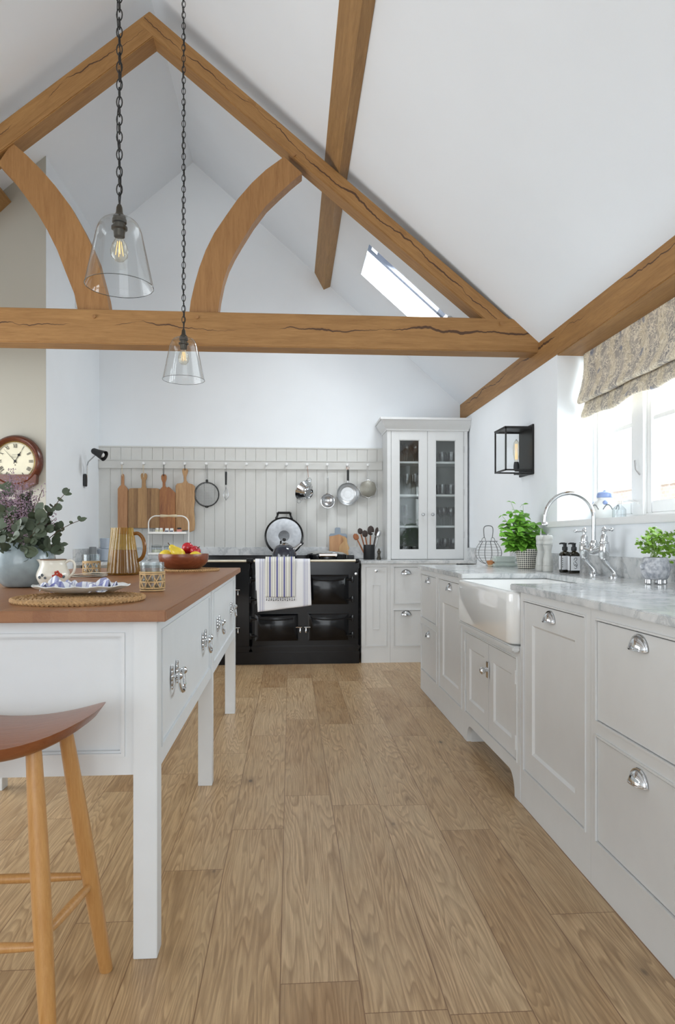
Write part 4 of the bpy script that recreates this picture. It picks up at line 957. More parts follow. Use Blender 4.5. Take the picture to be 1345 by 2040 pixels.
def hand(an, L, w, yy, spade):
    n = 10; d = Vector((sin(an), 0, cos(an))); q = Vector((cos(an), 0, -sin(an))); c = Vector((cp[0], yy, cp[2]))
    B = M(); vs = [c-d*.02-q*w, c-d*.02+q*w, c+d*L*.98+q*w*.4, c+d*L, c+d*L*.98-q*w*.4]; B.add([tuple(v) for v in vs], [(0, 1, 2, 3, 4)])
    if spade: m = c+d*L*.55; B.add([tuple(v) for v in (m-d*.014, m+q*.012, m+d*.016, m-q*.012)], [(0, 1, 2, 3)]); m = c+d*L*.75; B.add([tuple(v) for v in (m-d*.006, m+q*.005, m+d*.006, m-q*.005)], [(0, 1, 2, 3)])
    B.lathe([(0, -.002), (.009, 0)], (cp[0], yy, cp[2]), 14, 'y', cap=False); return B
build('minute_hand', hand(radians(-42), .118, .0022, y-.004, False), 'ink', ck)
build('hour_hand', hand(radians(31), .098, .0026, y-.002, True), 'ink', ck)
p = at(155, 597, X=XL)
t = thing('wall_sensor', 'small round-grilled white sensor high on the left pier', 'sensor', (XL, p[1], p[2]), world=True)
build('plate', M().box(XL, XL+.012, p[1]-.07, p[1]+.07, p[2]-.09, p[2]+.09, .003), 'wh', t)
build('grille', M().lathe([(.045, .012), (.040, .018), (0, .02)], (XL, p[1], p[2]), 24, 'x'), 'grey', t)

# ------------------------------------------------------------------ pendants over the island
def pendant(label, x, y, zt):
    t = thing('pendant_light', label, 'pendant lamp', (x, y, zt)); zc = 4.742-.88*(x-RX)-zt-.0
    zc = RZ-PR*abs(x-RX)-zt
    B = M(); prof = [(.020, -.002), (.045, -.006), (.062, -.018), (.073, -.040), (.079, -.065), (.114, -.232), (.1155, -.236), (.1125, -.236)]
    build('glass_shade', M().lathe(smooth(prof, 1), (0, 0, 0), 56, cap=False), 'shade', t)
    build('lamp_holder', M().lathe([(.006, .045), (.010, .035), (.012, .015), (.021, .004), (.021, -.004), (.024, -.006), (.024, -.018), (.018, -.020), (.018, -.030), (.027, -.032), (.027, -.040), (.020, -.044), (.018, -.066), (0, -.066)], (0, 0, 0), 28), 'pewter', t)
    build('rim', M().tube([(.1142*cos(2*pi*i/64), .1142*sin(2*pi*i/64), -.236) for i in range(64)], .0013, 6, True), thin_glass('pendant_rim_glass', (.5, .52, .52), .08, (.3, .32, .32)), t)
    bb = build('bulb', M().lathe([(.012, -.064), (.014, -.075), (.024, -.092), (.030, -.115), (.027, -.135), (.015, -.148), (0, -.151)], (0, 0, 0), 24), 'bulb', t)
    B = M()
    for k in range(4): a = pi/2*k+.4; B.tube([(.006*cos(a), .006*sin(a), -.082), (.013*cos(a), .013*sin(a), -.130)], .0011, 6)
    build('filament', B, 'fil', bb)
    n = int((zc-.05)/.030); B = M(); pitch = (zc-.05)/n
    for k in range(n):
        z = .052+pitch*(k+.0); c = []
        for i in range(12):
            a = 2*pi*i/12; u = .0095*cos(a); v = z+pitch/2+.0205*sin(a)
            c.append((u, 0, v) if k % 2 else (0, u, v))
        B.tube(c, .0021, 5, True)
    build('chain', B, 'iron', t)
    B = M().tube([(.006*sin(k*.9), .006*cos(k*.7)-.004, .03+(zc-.05)*k/40) for k in range(41)], .0018, 5)
    build('flex', B, 'blk', t)
    build('ceiling_hook', M().lathe([(.035, .0), (.035, -.012), (.012, -.024), (0, -.024)], (0, 0, zc+.012), 20), 'iron', t)
    return t
pendant('clear glass pendant on a black chain, the one nearer the camera', -.588, 2.40, 2.218)
pendant('clear glass pendant on a black chain, the farther one in front of the tie beam', -.588, 3.82, 2.225)

# ------------------------------------------------------------------ bar stool
sx, sy, sz = -.690, 1.655, .70
st = thing('bar_stool', 'wooden bar stool with a scooped saddle seat at the end of the island', 'stool', (sx, sy, 0), world=True)
def seat(u, v):                                   # u round, v from centre to rim, top then underside
    a = 2*pi*u
    def P(r, top):
        k = 2.6; ca, sa = cos(a), sin(a); q = (abs(ca)**k+abs(sa)**k)**(-1/k)
        X = .245*r*q*ca; Y = .155*r*q*sa
        lift = .058*(X/.245)**2-.010*(Y/.155)**2
        if top: return (sx+X, sy+Y, sz-.036+lift*.86+.004*(1-r*r))
        th = .036*(1-r**5)*(1-.35*(X/.245)**2)+.014
        return (sx+X*.985, sy+Y*.985, sz-.036+lift*.86-th)
    return P(v/.5, True) if v <= .5 else P((1-v)/.5, False)
build('seat', M().grid(seat, 56, 28), 'seat', st, sharp=50)
LT = {}
for i, (tx, ty, fx, fy) in enumerate(((-.583, 1.595, -.520, 1.515), (-.560, 1.735, -.473, 1.795), (-.797, 1.595, -.865, 1.515), (-.815, 1.735, -.905, 1.795))):
    n = 14; a, b = Vector((fx, fy, 0)), Vector((tx, ty, .655)); pts = [a+(b-a)*k/n for k in range(n+1)]
    rr_ = [.0135+.0075*sin(pi*min(1, (k/n)*.75+.12)) for k in range(n+1)]
    build('leg', M().tube(pts, rr_, 16), 'leg', st); LT[i] = (a, b)
def on(i, z): a, b = LT[i]; return a+(b-a)*(z/.655)
for i, j, z0, z1 in ((0, 1, .235, .235), (2, 3, .235, .235), (0, 2, .215, .215), (1, 3, .255, .255)):
    p, q = on(i, z0), on(j, z1); n = 10
    build('stretcher', M().tube([p+(q-p)*k/n for k in range(n+1)], [.008+.004*sin(pi*k/n) for k in range(n+1)], 12), 'leg', st)

# ------------------------------------------------------------------ on the island
ZI = IZ+.001
def mat_jute(label, x, y, R):
    B = M(); n = int(R/.011); pts = []; 
    for i in range(n*44):
        a = 2*pi*i/44; r = .006+(R-.006)*i/(n*44); pts.append((r*cos(a), r*sin(a), .0045+.0015*sin(i*2.2)))
    B.tube(pts, .0052, 6); B.lathe([(0, 0), (R-.004, 0), (R-.004, .004), (0, .004)], (0, 0, 0), 48)
    m2 = []; 
    for i in range(260): a = 2*pi*i/260; m2.append((R*cos(a)+.0015*sin(i*2.1)*cos(a), R*sin(a), .006+.0025*sin(i*2.1)))
    B.tube(m2, .0068, 6, True)
    return solo('placemat', label, 'placemat', B, 'jute', (x, y, ZI), world=False)
mat_jute('round braided jute placemat under the plate at the near edge of the island', -.632, 2.10, .185)
mat_jute('round braided jute placemat under the wooden fruit bowl', -.585, 4.03, .165)
# plate with scalloped oval rim
px_, py_ = -.655, 2.20
B = M().lathe([(0, .006), (.05, .006), (.062, .008), (.085, .012), (.118, .026), (.122, .029), (.120, .031), (.085, .017), (.062, .012), (.055, .010), (0, .010)], (0, 0, 0), 56, sx=1.22, sy=1.0)
for v in B.b.verts:
    r = sqrt(v.co.x**2+v.co.y**2)
    if r > .10: v.co.z += .0018*sin(12*math.atan2(v.co.y, v.co.x))
pl = solo('dinner_plate', 'oval white plate with a fluted rim on the nearest jute placemat', 'plate', B, 'china', (px_, py_, ZI+.010), world=False)
B = M(); B.lathe([(.110*1.0, .0245), (.117, .0285)], (0, 0, .0006), 56, cap=False, sx=1.22)
N_ = NT('blue_sprig_border'); X_ = N_.sep(N_.co()); an_ = N_.ma('ARCTAN2', X_[1], X_[0]); vv_ = N_.ma('SINE', N_.ma('MULTIPLY', an_, 26))
build('rim_pattern', B, N_.fin(N_.mix(N_.ramp(vv_, [(.55, (0, 0, 0)), (.62, (1, 1, 1))]), lin(226, 228, 226), lin(96, 100, 128)), .2), pl, org=(0, 0, 0))
# checked napkin crumpled on the plate
N_ = NT('blue_check_cloth'); U = N_.sep(N_.co('Generated')); col = lin(226, 228, 232)
for ax, cs in ((0, (.16, .5, .84)), (1, (.25, .75))):
    for c_ in cs:
        col = N_.mix(N_.ma('MULTIPLY', N_.ma('LESS_THAN', N_.ma('ABSOLUTE', N_.ma('SUBTRACT', U[ax], c_)), .045), .62), col, lin(52, 60, 150))
        for dd in (-.11, .11): col = N_.mix(N_.ma('MULTIPLY', N_.ma('LESS_THAN', N_.ma('ABSOLUTE', N_.ma('SUBTRACT', U[ax], c_+dd)), .012), .5), col, lin(80, 88, 160))
check = N_.fin(col, .9)
def nap(u, v):
    x = (u-.5)*.205; w = .040+.030*abs(u-.45)**.5+.018*sin(u*9); y = (v-.5)*2*w
    z = .014+.024*(1-(2*v-1)**2)*(1-.55*sin(pi*u)**6)*(.55+.45*cos(u*7)**2)+.011*sin(u*17+v*11)+.008*sin(v*26+u*6)+.010*(u < .3)*sin(pi*u/.3)
    return (x, y+.008*sin(u*23), max(.0125+.012*abs(u-.5)**2, z))
o = solo('napkin', 'crumpled white and blue checked napkin lying on the oval plate', 'napkin', M().grid(nap, 70, 40), check, (px_-.005, py_, ZI+.008), world=False, sharp=80, solid=.0018)
o.rotation_euler = (0, 0, radians(-4))
# glazed vase and the flowers in it
vx, vy = -1.03, 2.72
B = M().lathe(smooth([(0, .0), (.062, 0), (.075, .006), (.108, .050), (.118, .095), (.110, .140), (.094, .166), (.092, .174), (.088, .174), (.088, .165), (.104, .138), (.111, .095), (.10, .05), (.06, .012), (0, .010)], 1), (0, 0, 0), 56)
solo('ceramic_vase', 'round pale blue-grey glazed pot holding the flowers on the island', 'vase', B, 'vase', (vx, vy, ZI), world=False)
fl = thing('flower_arrangement', 'bunch of eucalyptus and dried mauve blossom standing in the glazed pot', 'flowers', (vx, vy, ZI+.016))
rnd = random.Random(11); BS, BL, BF = M(), M(), M()
def tip(px, py, dy=0): p = at(px, py, Y=vy+dy); return Vector((p[0]-vx, dy, p[2]-ZI-.016))
def stem_to(tp, n=7, bend=.03):
    b0 = Vector((rnd.uniform(-.03, .03), rnd.uniform(-.03, .03), .015)); m = (b0+tp)/2; m.z += .06; m.x = b0.x*.4+tp.x*.3; m.y = tp.y*.4
    pts = [b0*(1-s)**2+m*2*s*(1-s)+tp*s*s for s in [i/n for i in range(n+1)]]
    BS.tube(pts, [.0026-.0014*i/n for i in range(n+1)], 5); return pts
euc = [(158, 1037, -.02), (128, 985, .02), (120, 1085, -.03), (95, 1060, -.08), (60, 1080, -.12), (72, 1025, -.06), (20, 1095, -.10), (-15, 1060, -.04), (10, 1020, -.05), (40, 1045, -.12), (100, 1020, -.02), (60, 990, .05), (-30, 1010, .03), (5, 975, .06), (85, 1095, -.06), (45, 1000, .0), (25, 1070, -.13), (70, 1060, -.12), (-10, 1090, -.08), (105, 1050, .04), (50, 1100, -.13), (80, 1040, -.10), (-20, 985, .0), (30, 1030, .06)]
for px, py, dy in euc:
    pts = stem_to(tip(px, py, dy), 9); small = py < 1045 and px > 95
    for i in range(4, 10):
        for s in (-1, 1):
            d = (pts[i]-pts[i-1]).normalized(); sd_ = Vector((rnd.uniform(-1, 1), rnd.uniform(-1, .3), rnd.uniform(-.4, .8)))*1.0
            dd = (d*.5+sd_.normalized()*s*.9).normalized(); L = rnd.uniform(.030, .062)*(.62 if small else 1)*(1.1-.05*(i-4))
            BL.leaf(pts[i], dd, Vector((rnd.uniform(-.5, .5), -1, rnd.uniform(-.2, .6))), L, L*rnd.uniform(.62, .95), .15, 'round')
    BL.leaf(pts[-1], pts[-1]-pts[-2], (0, -1, .3), .03, .018)
blo = [(20, 945, .02), (45, 960, .0), (5, 985, .0), (35, 1005, -.03), (60, 975, .03), (85, 975, .04), (20, 1030, -.06), (48, 1075, -.1), (70, 1000, .02), (110, 1033, .0), (0, 1010, .02), (55, 1035, -.04), (-20, 960, .03), (40, 985, -.04), (28, 968, -.02), (12, 1000, -.04)]
for px, py, dy in blo:
    tp = tip(px, py, dy); pts = stem_to(tp, 10); thick = .030 if px < 75 else .016
    for i in range(5, 11):
        for _ in range(34 if px < 75 else 12):
            r = rnd.random()**.5*thick*(1.15-.08*(i-5)); a = rnd.random()*2*pi; q = pts[i]+Vector((r*cos(a), r*sin(a), rnd.uniform(-.024, .024)))
            s_ = rnd.uniform(.0022, .0042); n_ = Vector((rnd.uniform(-1, 1), rnd.uniform(-1, 1), rnd.uniform(-1, 1)))
            BF.add([tuple(q+Vector(v)*s_) for v in ((1, 0, -.5), (-.6, .9, -.4), (-.6, -.9, -.4), (0, 0, 1))], [(0, 1, 3), (1, 2, 3), (2, 0, 3), (0, 2, 1)])
build('stems', BS, 'stem', fl, sharp=60); o = build('eucalyptus_leaves', BL, 'euc', fl, sharp=80); o['label'] = 'grey-green round leaves'; o = build('blossom', BF, 'lil', fl, sharp=10); o['label'] = 'dried mauve blossom'
# china jug
jx, jy = at(103, 1176, Z=IZ)[:2]; jy = 2.62; jx = at(106, 1150, Y=jy)[0]
j = thing('milk_jug', 'small cream china jug with painted red flowers beside the flower pot', 'jug', (jx, jy, ZI))
J = M().lathe(smooth([(0, 0), (.032, 0), (.040, .004), (.058, .035), (.060, .055), (.048, .082), (.044, .098), (.047, .108), (.044, .108), (.041, .098), (.045, .082), (.056, .055), (.054, .035), (.03, .008), (0, .007)], 1), (0, 0, 0), 40)
for v in J.b.verts:
    if v.co.z > .085 and v.co.x < -.02: k = (v.co.z-.085)/.023; v.co.x -= .016*k*max(0, 1-abs(v.co.y)/.03)
jb = build('body', J, 'cream', j)
build('handle', M().tube(smooth([(.042, 0, .094), (.062, 0, .108), (.080, 0, .095), (.078, 0, .062), (.056, 0, .040)], 2), .0045, 10), 'cream', j)
B = M().lathe([(.0472, .106), (.0478, .109), (.044, .1095)], (0, 0, 0), 40, cap=False)
build('rim_line', B, plain('brown_rim', (120, 82, 50), .3), jb)
def petals(m, spots):
    B = M()
    for th, z, s in spots:
        r = .0612-.28*abs(z-.05)*(z > .05)-.0002; c = Vector((r*sin(th), -r*cos(th), z))
        for k in range(5):
            a = 2*pi*k/5; q = c+Vector((cos(th)*cos(a), sin(th)*cos(a), sin(a)))*s*.6; B.ball(tuple(q), s*.42, sz=1, seg=8)
    return B
build('flower_motif', petals(0, [(.55, .058, .011), (.75, .050, .008), (.35, .048, .007)]), plain('red_glaze', (186, 70, 52), .3), jb)
build('sprig_motif', petals(0, [(-.35, .052, .006), (-.55, .044, .006), (-.15, .042, .005), (.95, .045, .006)]), plain('green_blue_glaze', (92, 104, 110), .3), jb)
# tumblers wrapped in open rattan
def rattan_glass(label, px, yy, h=.105, r=.041):
    x = at(px, 1160, Y=yy)[0]
    g = thing('tumbler', label, 'glass', (x, yy, ZI), 'tumblers in open rattan sleeves')
    build('glass', M().lathe([(0, .002), (r-.006, .002), (r-.003, .006), (r, h), (r-.0022, h), (r-.006, .010), (0, .010)], (0, 0, 0), 36, cap=False), 'tumb', g)
    B = M(); hh = h*.66; rr2 = r+.0015
    for z in (.004, .012, hh-.006, hh, hh*.5): B.tube([((rr2-.002+.002*z/hh)*cos(2*pi*i/36), (rr2-.002+.002*z/hh)*sin(2*pi*i/36), z) for i in range(36)], .0024, 6, True)
    n = 9
    for k in range(n):
        for s in (-1, 1):
            B.tube([(rr2*cos(2*pi*(k+s*q*1.0)/n), rr2*sin(2*pi*(k+s*q*1.0)/n), .01+(hh-.014)*q) for q in [i/8 for i in range(9)]], .0019, 5)
            B.tube([(rr2*cos(2*pi*(k+.25+s*q*.0)/n), rr2*sin(2*pi*(k+.25)/n), .01+(hh-.014)*q) for q in [i/4 for i in range(5)]], .0013, 5)
    build('rattan_sleeve', B, 'ratt', g); return g
rattan_glass('clear tumbler in an open rattan sleeve near the island edge by the plate', 303.5, 2.46, .102, .0415)
rattan_glass('clear tumbler in an open rattan sleeve behind the milk jug', 182.5, 3.60, .105, .042)
# amber pitcher with vertical flutes, half full
ptx, pty = at(246, 1145, Y=3.62)[0], 3.62
pt = thing('pitcher', 'tall fluted amber glass pitcher half full of drink on the island', 'pitcher', (ptx, pty, ZI))
def flute(prof, amp, n=18, seg=144):
    B = M().lathe(prof, (0, 0, 0), seg, cap=False)
    for v in B.b.verts:
        a = math.atan2(v.co.y, v.co.x); r = sqrt(v.co.x**2+v.co.y**2)
        if r > .02: q = 1+amp*abs(sin(a*n/2)); v.co.x *= q; v.co.y *= q
    return B
B = flute([(0, .002), (.076, .002), (.081, .010), (.078, .04), (.048, .238), (.047, .243)], .045)
for v in B.b.verts:
    if v.co.z > .21 and v.co.x < 0: k = (v.co.z-.21)/.033; v.co.x -= .020*k*max(0, 1-abs(v.co.y)/.026)
build('body', B, 'amber', pt)
build('drink', flute([(0, .008), (.074, .010), (.073, .04), (.0605, .128), (0, .128)], .04), 'juice', pt)
build('base', M().lathe([(.070, .0005), (.080, .002), (.081, .008), (.074, .010), (0, .010)], (0, 0, 0), 40), 'juice', pt)
hp = smooth([(.050, 0, .212), (.078, 0, .216), (.104, 0, .185), (.110, 0, .13), (.098, 0, .085), (.066, 0, .068)], 2)
build('handle', M().tube(hp, .0095, 12), 'juice', pt)
# folded napkin with green lines
nx, ny = at(160, 1150, Y=3.42)[0], 3.42
B = M()
for k in range(3): B.grid(lambda u, v, k=k: (-.10+.22*u, -.05+.09*v+.012*k*u, .003+.006*k*(.4+u)+.002*sin(u*9+k)), 16, 6)
solo('napkin', 'folded beige napkin with thin green lines beside the pitcher', 'napkin', B, stripes('beige_green_linen', (222, 212, 196), [(-.03, .0022, (70, 92, 84)), (.0, .0022, (70, 92, 84)), (.03, .0022, (70, 92, 84))], 1), (nx, ny, ZI), world=False, sharp=80, solid=.002)
# fruit bowl
bx, by = at(366, 1130, Y=4.02)[0], 4.02
bw = solo('fruit_bowl', 'wide turned wooden bowl filled with fruit on the island', 'bowl', M().lathe(smooth([(0, 0), (.085, 0), (.10, .006), (.135, .035), (.144, .065), (.143, .088), (.139, .088), (.138, .065), (.128, .038), (.09, .012), (0, .010)], 1), (0, 0, 0), 56), 'teak', (bx, by, ZI+.011), world=False)
def fruit(name, label, cat, px, py, r, m, kind='apple', rot=(0, 0, 0), dy=0):
    p = at(px, py, Y=by+dy)
    if kind == 'apple': prof = [(0, -r*.78), (r*.3, -r*.86), (r*.75, -r*.6), (r, .0), (r*.85, r*.55), (r*.45, r*.82), (r*.15, r*.72), (0, r*.62)]
    elif kind == 'pear': prof = [(0, -r*.95), (r*.3, -r), (r*.85, -r*.6), (r, 0), (r*.85, r*.55), (r*.55, r*1.1), (r*.42, r*1.6), (r*.25, r*1.85), (0, r*1.9)]
    else: prof = [(0, -r*1.5), (r*.25, -r*1.35), (r*.8, -r*.8), (r, 0), (r*.8, r*.8), (r*.25, r*1.35), (0, r*1.5)]
    t = thing(name, label, cat, tuple(p)); a = build('flesh', M().lathe(smooth(prof, 2), (0, 0, 0), 32), m, t)
    if kind != 'lemon':
        z = r*.62 if kind == 'apple' else r*1.88; build('stalk', M().tube([(0, 0, z), (.003, 0, z+.018)], [.0022, .003], 6), 'stem', t)
    t.rotation_euler = rot; return t
fruit('apple', 'red apple at the middle of the fruit bowl', 'apple', 374, 1092, .036, 'red', rot=(-.5, .3, 0), dy=.02)
fruit('apple', 'red apple at the right rim of the fruit bowl', 'apple', 389, 1098, .033, 'red', rot=(.3, .7, 0), dy=-.02)
fruit('pear', 'yellow pear at the front of the fruit bowl, its neck leaning left', 'pear', 356, 1104, .038, 'yel', 'pear', (.2, -.75, 0), -.04)
fruit('lemon', 'yellow lemon at the left rim of the fruit bowl', 'lemon', 330, 1104, .027, 'yel', 'lemon', (0, 1.4, 0), -.02)
fruit('lemon', 'yellow lemon at the right rim of the fruit bowl beneath the apple', 'lemon', 388, 1107, .026, 'yel', 'lemon', (0, 1.3, .3), -.05)
# ------------------------------------------------------------------ back left worktop
ZB = .9185
def tin(label, px, yy, z, r, h):
    x = at(px, 1100, Y=yy)[0]; t = thing('storage_tin', label, 'tin', (x, yy, z))
    build('body', M().lathe([(r-.004, 0), (r, .004), (r, h*.72)], (0, 0, 0), 36), 'tin', t)
    build('lid', M().lathe([(r+.003, h*.70), (r+.003, h-.004), (r-.002, h), (0, h)], (0, 0, 0), 36), 'tin', t)
tin('wide grey-blue lidded tin, the lower of the stacked pair', 213, 6.20, ZB, .082, .105)
tin('grey-blue lidded tin, stacked on top of the wider one', 216, 6.20, ZB+.1055, .070, .095)
x = at(185, 1100, Y=6.05)[0]
solo('canister', 'small dark grey canister on the back left worktop left of the tins', 'canister', M().lathe([(.026, 0), (.030, .003), (.030, .12), (.026, .124), (0, .125)], (0, 0, 0), 24), 'grey', (x, 6.05, ZB), world=False)
rk = thing('tiered_rack', 'white two-tier metal rack with a wooden grip on the back worktop', 'rack', (at(336, 1100, Y=6.22)[0], 6.22, ZB))
W2 = .178; B = M()
for y in (-.07, .07):
    pts = [(-W2, y, 0), (-W2, y*.9, .15), (-W2, y*.5, .30)]
pts = [(-W2, 0, 0), (-W2, 0, .33)]+[(-W2+.07-.07*cos(a), 0, .33+.07*sin(a)) for a in [pi/2*i/8 for i in range(1, 9)]]+[(W2-.07+.07*sin(a), 0, .33+.07*cos(a)) for a in [pi/2*i/8 for i in range(0, 9)]]+[(W2, 0, 0)]
build('frame', M().tube(pts, .0055, 8), 'wire', rk)
for z in (.05, .235):
    B = M().box(-W2+.006, W2-.006, -.07, .07, z, z+.003)
    for a, b, c, d in ((-W2+.006, W2-.006, -.07, -.067), (-W2+.006, W2-.006, .067, .07)): B.box(a, b, c, d, z, z+.022)
    for x in (-W2+.006, W2-.009): B.box(x, x+.003, -.07, .07, z, z+.022)
    build('shelf', B, 'wire', rk)
build('grip', M().lathe([(.010, -.075), (.013, -.07), (.013, -.05), (.008, 0), (.013, .05), (.013, .07), (.010, .075)], (0, 0, .40), 14, 'x'), 'twine', rk)
for x in (-W2, W2): build('foot', M().box(x-.006, x+.006, -.07, .07, 0, .008), 'wire', rk)
rx, ry = rk.location[0], rk.location[1]
def jar(label, px, z, w, h, m_body, m_lid, kind='square', content=None, band=None):
    x = at(px, 1070, Y=ry)[0]; t = thing('spice_jar' if kind == 'square' else 'clip_jar', label, 'jar', (x, ry-.02, z))
    if kind == 'square':
        build('body', M().box(-w/2, w/2, -w/2, w/2, 0, h*.72, .003), m_body, t); build('lid', M().lathe([(w*.42, h*.72), (w*.46, h*.75), (w*.46, h*.95), (w*.4, h)], (0, 0, 0), 16), m_lid, t)
        if band: build('label', M().box(-w*.42, w*.42, -w/2-.001, -w/2, h*.12, h*.58), band, t)
    else:
        build('body', M().lathe([(w*.44, 0), (w*.5, .004), (w*.5, h*.7), (w*.42, h*.78)], (0, 0, 0), 24), 'tumb', t)
        build('contents', M().lathe([(w*.42, .004), (w*.46, .01), (w*.46, h*.5), (0, h*.52)], (0, 0, 0), 20), content, t)
        build('lid', M().lathe([(w*.46, h*.79), (w*.5, h*.82), (w*.46, h*.95), (0, h)], (0, 0, 0), 24), 'tumb', t)
        build('clip', M().tube([(w*.5*cos(a), w*.5*sin(a), h*.78) for a in [2*pi*i/20 for i in range(20)]], .0018, 5, True).tube([(w*.1, -w*.52, h*.5), (w*.1, -w*.55, h*.85), (-w*.1, -w*.55, h*.85), (-w*.1, -w*.52, h*.5)], .0015, 5), 'gwire', t)
zs = ZB+.2385
beige = plain('beans', (214, 212, 186), .6, var=.3, scale=150); pink = plain('pink_salt', (206, 140, 128), .6, var=.25, scale=150); navy = plain('navy_label', (66, 72, 96), .6)
jar('pale square jar with a white cap, leftmost on the upper rack shelf', 314, zs, .030, .052, beige, 'wh')
jar('pale square jar with a white cap, second from the left on the upper rack shelf', 322, zs, .030, .052, beige, 'wh')
jar('little white jar with a navy label, left one on the upper rack shelf', 333.5, zs, .036, .050, 'wh', 'wh', band=navy)
jar('little white jar with a navy label, right one on the upper rack shelf', 343, zs, .034, .050, 'wh', 'wh', band=navy)
jar('little pink jar with a black cap, rightmost on the upper rack shelf', 358, zs, .040, .056, pink, 'blk')
jar('clip-top glass jar at the left of the lower rack shelf', 313, ZB+.0535, .092, .088, None, None, 'clip', beige)
jar('clip-top glass jar at the middle of the lower rack shelf', 338, ZB+.0535, .092, .090, None, None, 'clip', plain('white_pasta', (222, 218, 212), .6, var=.3, scale=120))

# ------------------------------------------------------------------ right of the cooker
def pzz(L, Y): return [tuple(at(x, y, Y=Y)[i] for i in (0, 2)) for x, y in L]
def leanboard(label, outline, Y, m, th=.016, extra=None, lean=7):
    pts = pzz(outline, Y); zb = min(p[1] for p in pts); cx = sum(p[0] for p in pts)/len(pts)
    o = build('chopping_board', M().prism([(a-cx, b-zb) for a, b in pts], -th/2, th/2), m, None, sharp=30); o.location = (cx, Y, .9395+.002); o.rotation_euler = (radians(-lean), 0, 0)
    tag(o, label, 'chopping board'); return o, cx, zb
o, cx, zb = leanboard('pale wooden paddle board with a grey-blue painted end leaning on the marble', [(656, 1099), (656, 1060), (658, 1057), (667, 1056.5), (667.5, 1046), (669, 1045), (676, 1045), (677.5, 1046), (678, 1056.5), (688, 1057), (690.5, 1060), (690.5, 1099)], 6.60, wood('board_pale', (204, 160, 118), (176, 130, 90), 'z', 4, .6), lean=2)
o.location = (cx, 6.575, .957)
pts = pzz([(655.6, 1062), (655.6, 1060), (658, 1056.6), (666.7, 1056.2), (667.2, 1046), (669, 1044.6), (676, 1044.6), (677.8, 1046), (678.3, 1056.2), (688, 1056.6), (690.9, 1060), (690.9, 1066), (686, 1063), (675, 1058), (664, 1061)], 6.60)
build('painted_end', M().prism([(a-cx, b-zb) for a, b in pts], -.0088, .0088), plain('grey_blue_paint', (140, 152, 164), .6), o, org=(0, 0, 0))
o, cx, zb = leanboard('small cut-out wooden board with a hooked handle leaning before the paddle board', [(675, 1099), (675.5, 1085), (677, 1079), (682, 1075), (684, 1071), (683, 1066), (680.5, 1063), (684, 1061.5), (688, 1063), (691, 1068), (692, 1076), (695.5, 1084), (695.5, 1088), (693, 1090), (694.5, 1099)], 6.56, wood('board_olive_pale', (214, 180, 132), (172, 128, 82), 'z', 4, .6, .9), lean=3)
o.location = (cx, 6.545, .957)
cx0, cy0 = at(735.5, 1100, Y=6.42)[0], 6.42
cr = solo('utensil_crock', 'black cylindrical pot full of wooden spoons left of the glazed cupboard', 'utensil pot', M().lathe([(0, 0), (.052, 0), (.054, .003), (.054, .138), (.050, .138), (.050, .01), (0, .01)], (0, 0, 0), 32), 'blk', (cx0, cy0, .919), world=False)
spw = wood('spoon_wood', (176, 112, 68), (118, 66, 38), 'z', 6, .5); spb = plain('dark_spoon', (52, 38, 32), .5)
def spoon(name, label, px, py, m, rad, L=.05, b=(0, 0), flat=.25, hm=None):
    tp = at(px, py, Y=cy0+b[1]*1.5); base = Vector((cx0+b[0], cy0+b[1], .932)); d = (Vector(tp)-base); Ln = d.length; d.normalize()
    o = thing(name, label, 'utensil', tuple(base)); e = d*(Ln-L)
    build('handle', M().tube([(0, 0, 0), tuple(e)], [.0065, .007], 8), hm or m, o)
    q = Vector((0, 1, 0)); w = d.cross(q).normalized(); q = w.cross(d); B = M(); n = 14
    vs = []
    for k in range(9):
        s = -1+2*k/8; rr3 = sqrt(max(0.0004, 1-s*s)); c = e+d*(L/2+s*L/2)
        for i in range(n): a = 2*pi*i/n; vs.append(tuple(c+w*(rad*rr3*cos(a))+q*(rad*flat*rr3*sin(a))))
    B.add(vs, [(k*n+i, k*n+(i+1) % n, (k+1)*n+(i+1) % n, (k+1)*n+i) for k in range(8) for i in range(n)]+[tuple(range(n)), tuple(8*n+i for i in range(n))])
    build('head', B, m, o)
spoon('wooden_spoon', 'reddish wooden spoon leaning furthest left in the black pot', 706, 1063, spw, .026, .07, (-.025, .0))
spoon('wooden_spoon', 'dark-tipped wooden spoon, second from the left in the black pot', 716, 1052, spb, .024, .062, (-.015, .015), hm=spw)
spoon('wooden_spoon', 'low dark wooden spoon at the front middle of the black pot', 726, 1056, spb, .027, .07, (-.005, -.02), hm=spw)
spoon('wooden_spoon', 'tall dark oval spoon at the middle of the black pot', 739, 1047, spb, .032, .095, (.008, .01), hm=spw)
spoon('spatula', 'narrow dark spatula right of the tall spoon in the black pot', 752, 1050, spb, .016, .09, (.02, .0))
spoon('steel_ladle', 'bright steel ladle leaning right in the black pot', 757, 1056, MT['steel'], .018, .075, (.028, -.01), .3)
o = solo('potato_masher', 'wire-handled steel masher standing highest in the black pot', 'utensil', M().tube([(0, 0, 0), (.028, 0, .19)], .003, 6).tube([(.02, 0, .19), (.02, 0, .235)], .002, 6).tube([(.046, 0, .19), (.046, 0, .235)], .002, 6).box(.004, .062, -.012, .012, .235, .240, .002).tube([(.02, 0, .19), (.046, 0, .19)], .002, 6), 'steel', (cx0+.018, cy0+.01, .932), world=False)
px1 = at(754.5, 1100, Y=6.30)[0]
t = thing('pepper_mill', 'small dark pewter pepper mill beside the black utensil pot', 'pepper mill', (px1, 6.28, .919))
build('body', M().lathe(smooth([(.021, 0), (.021, .012), (.012, .04), (.013, .055), (.017, .062)], 1), (0, 0, 0), 20), 'pewter', t)
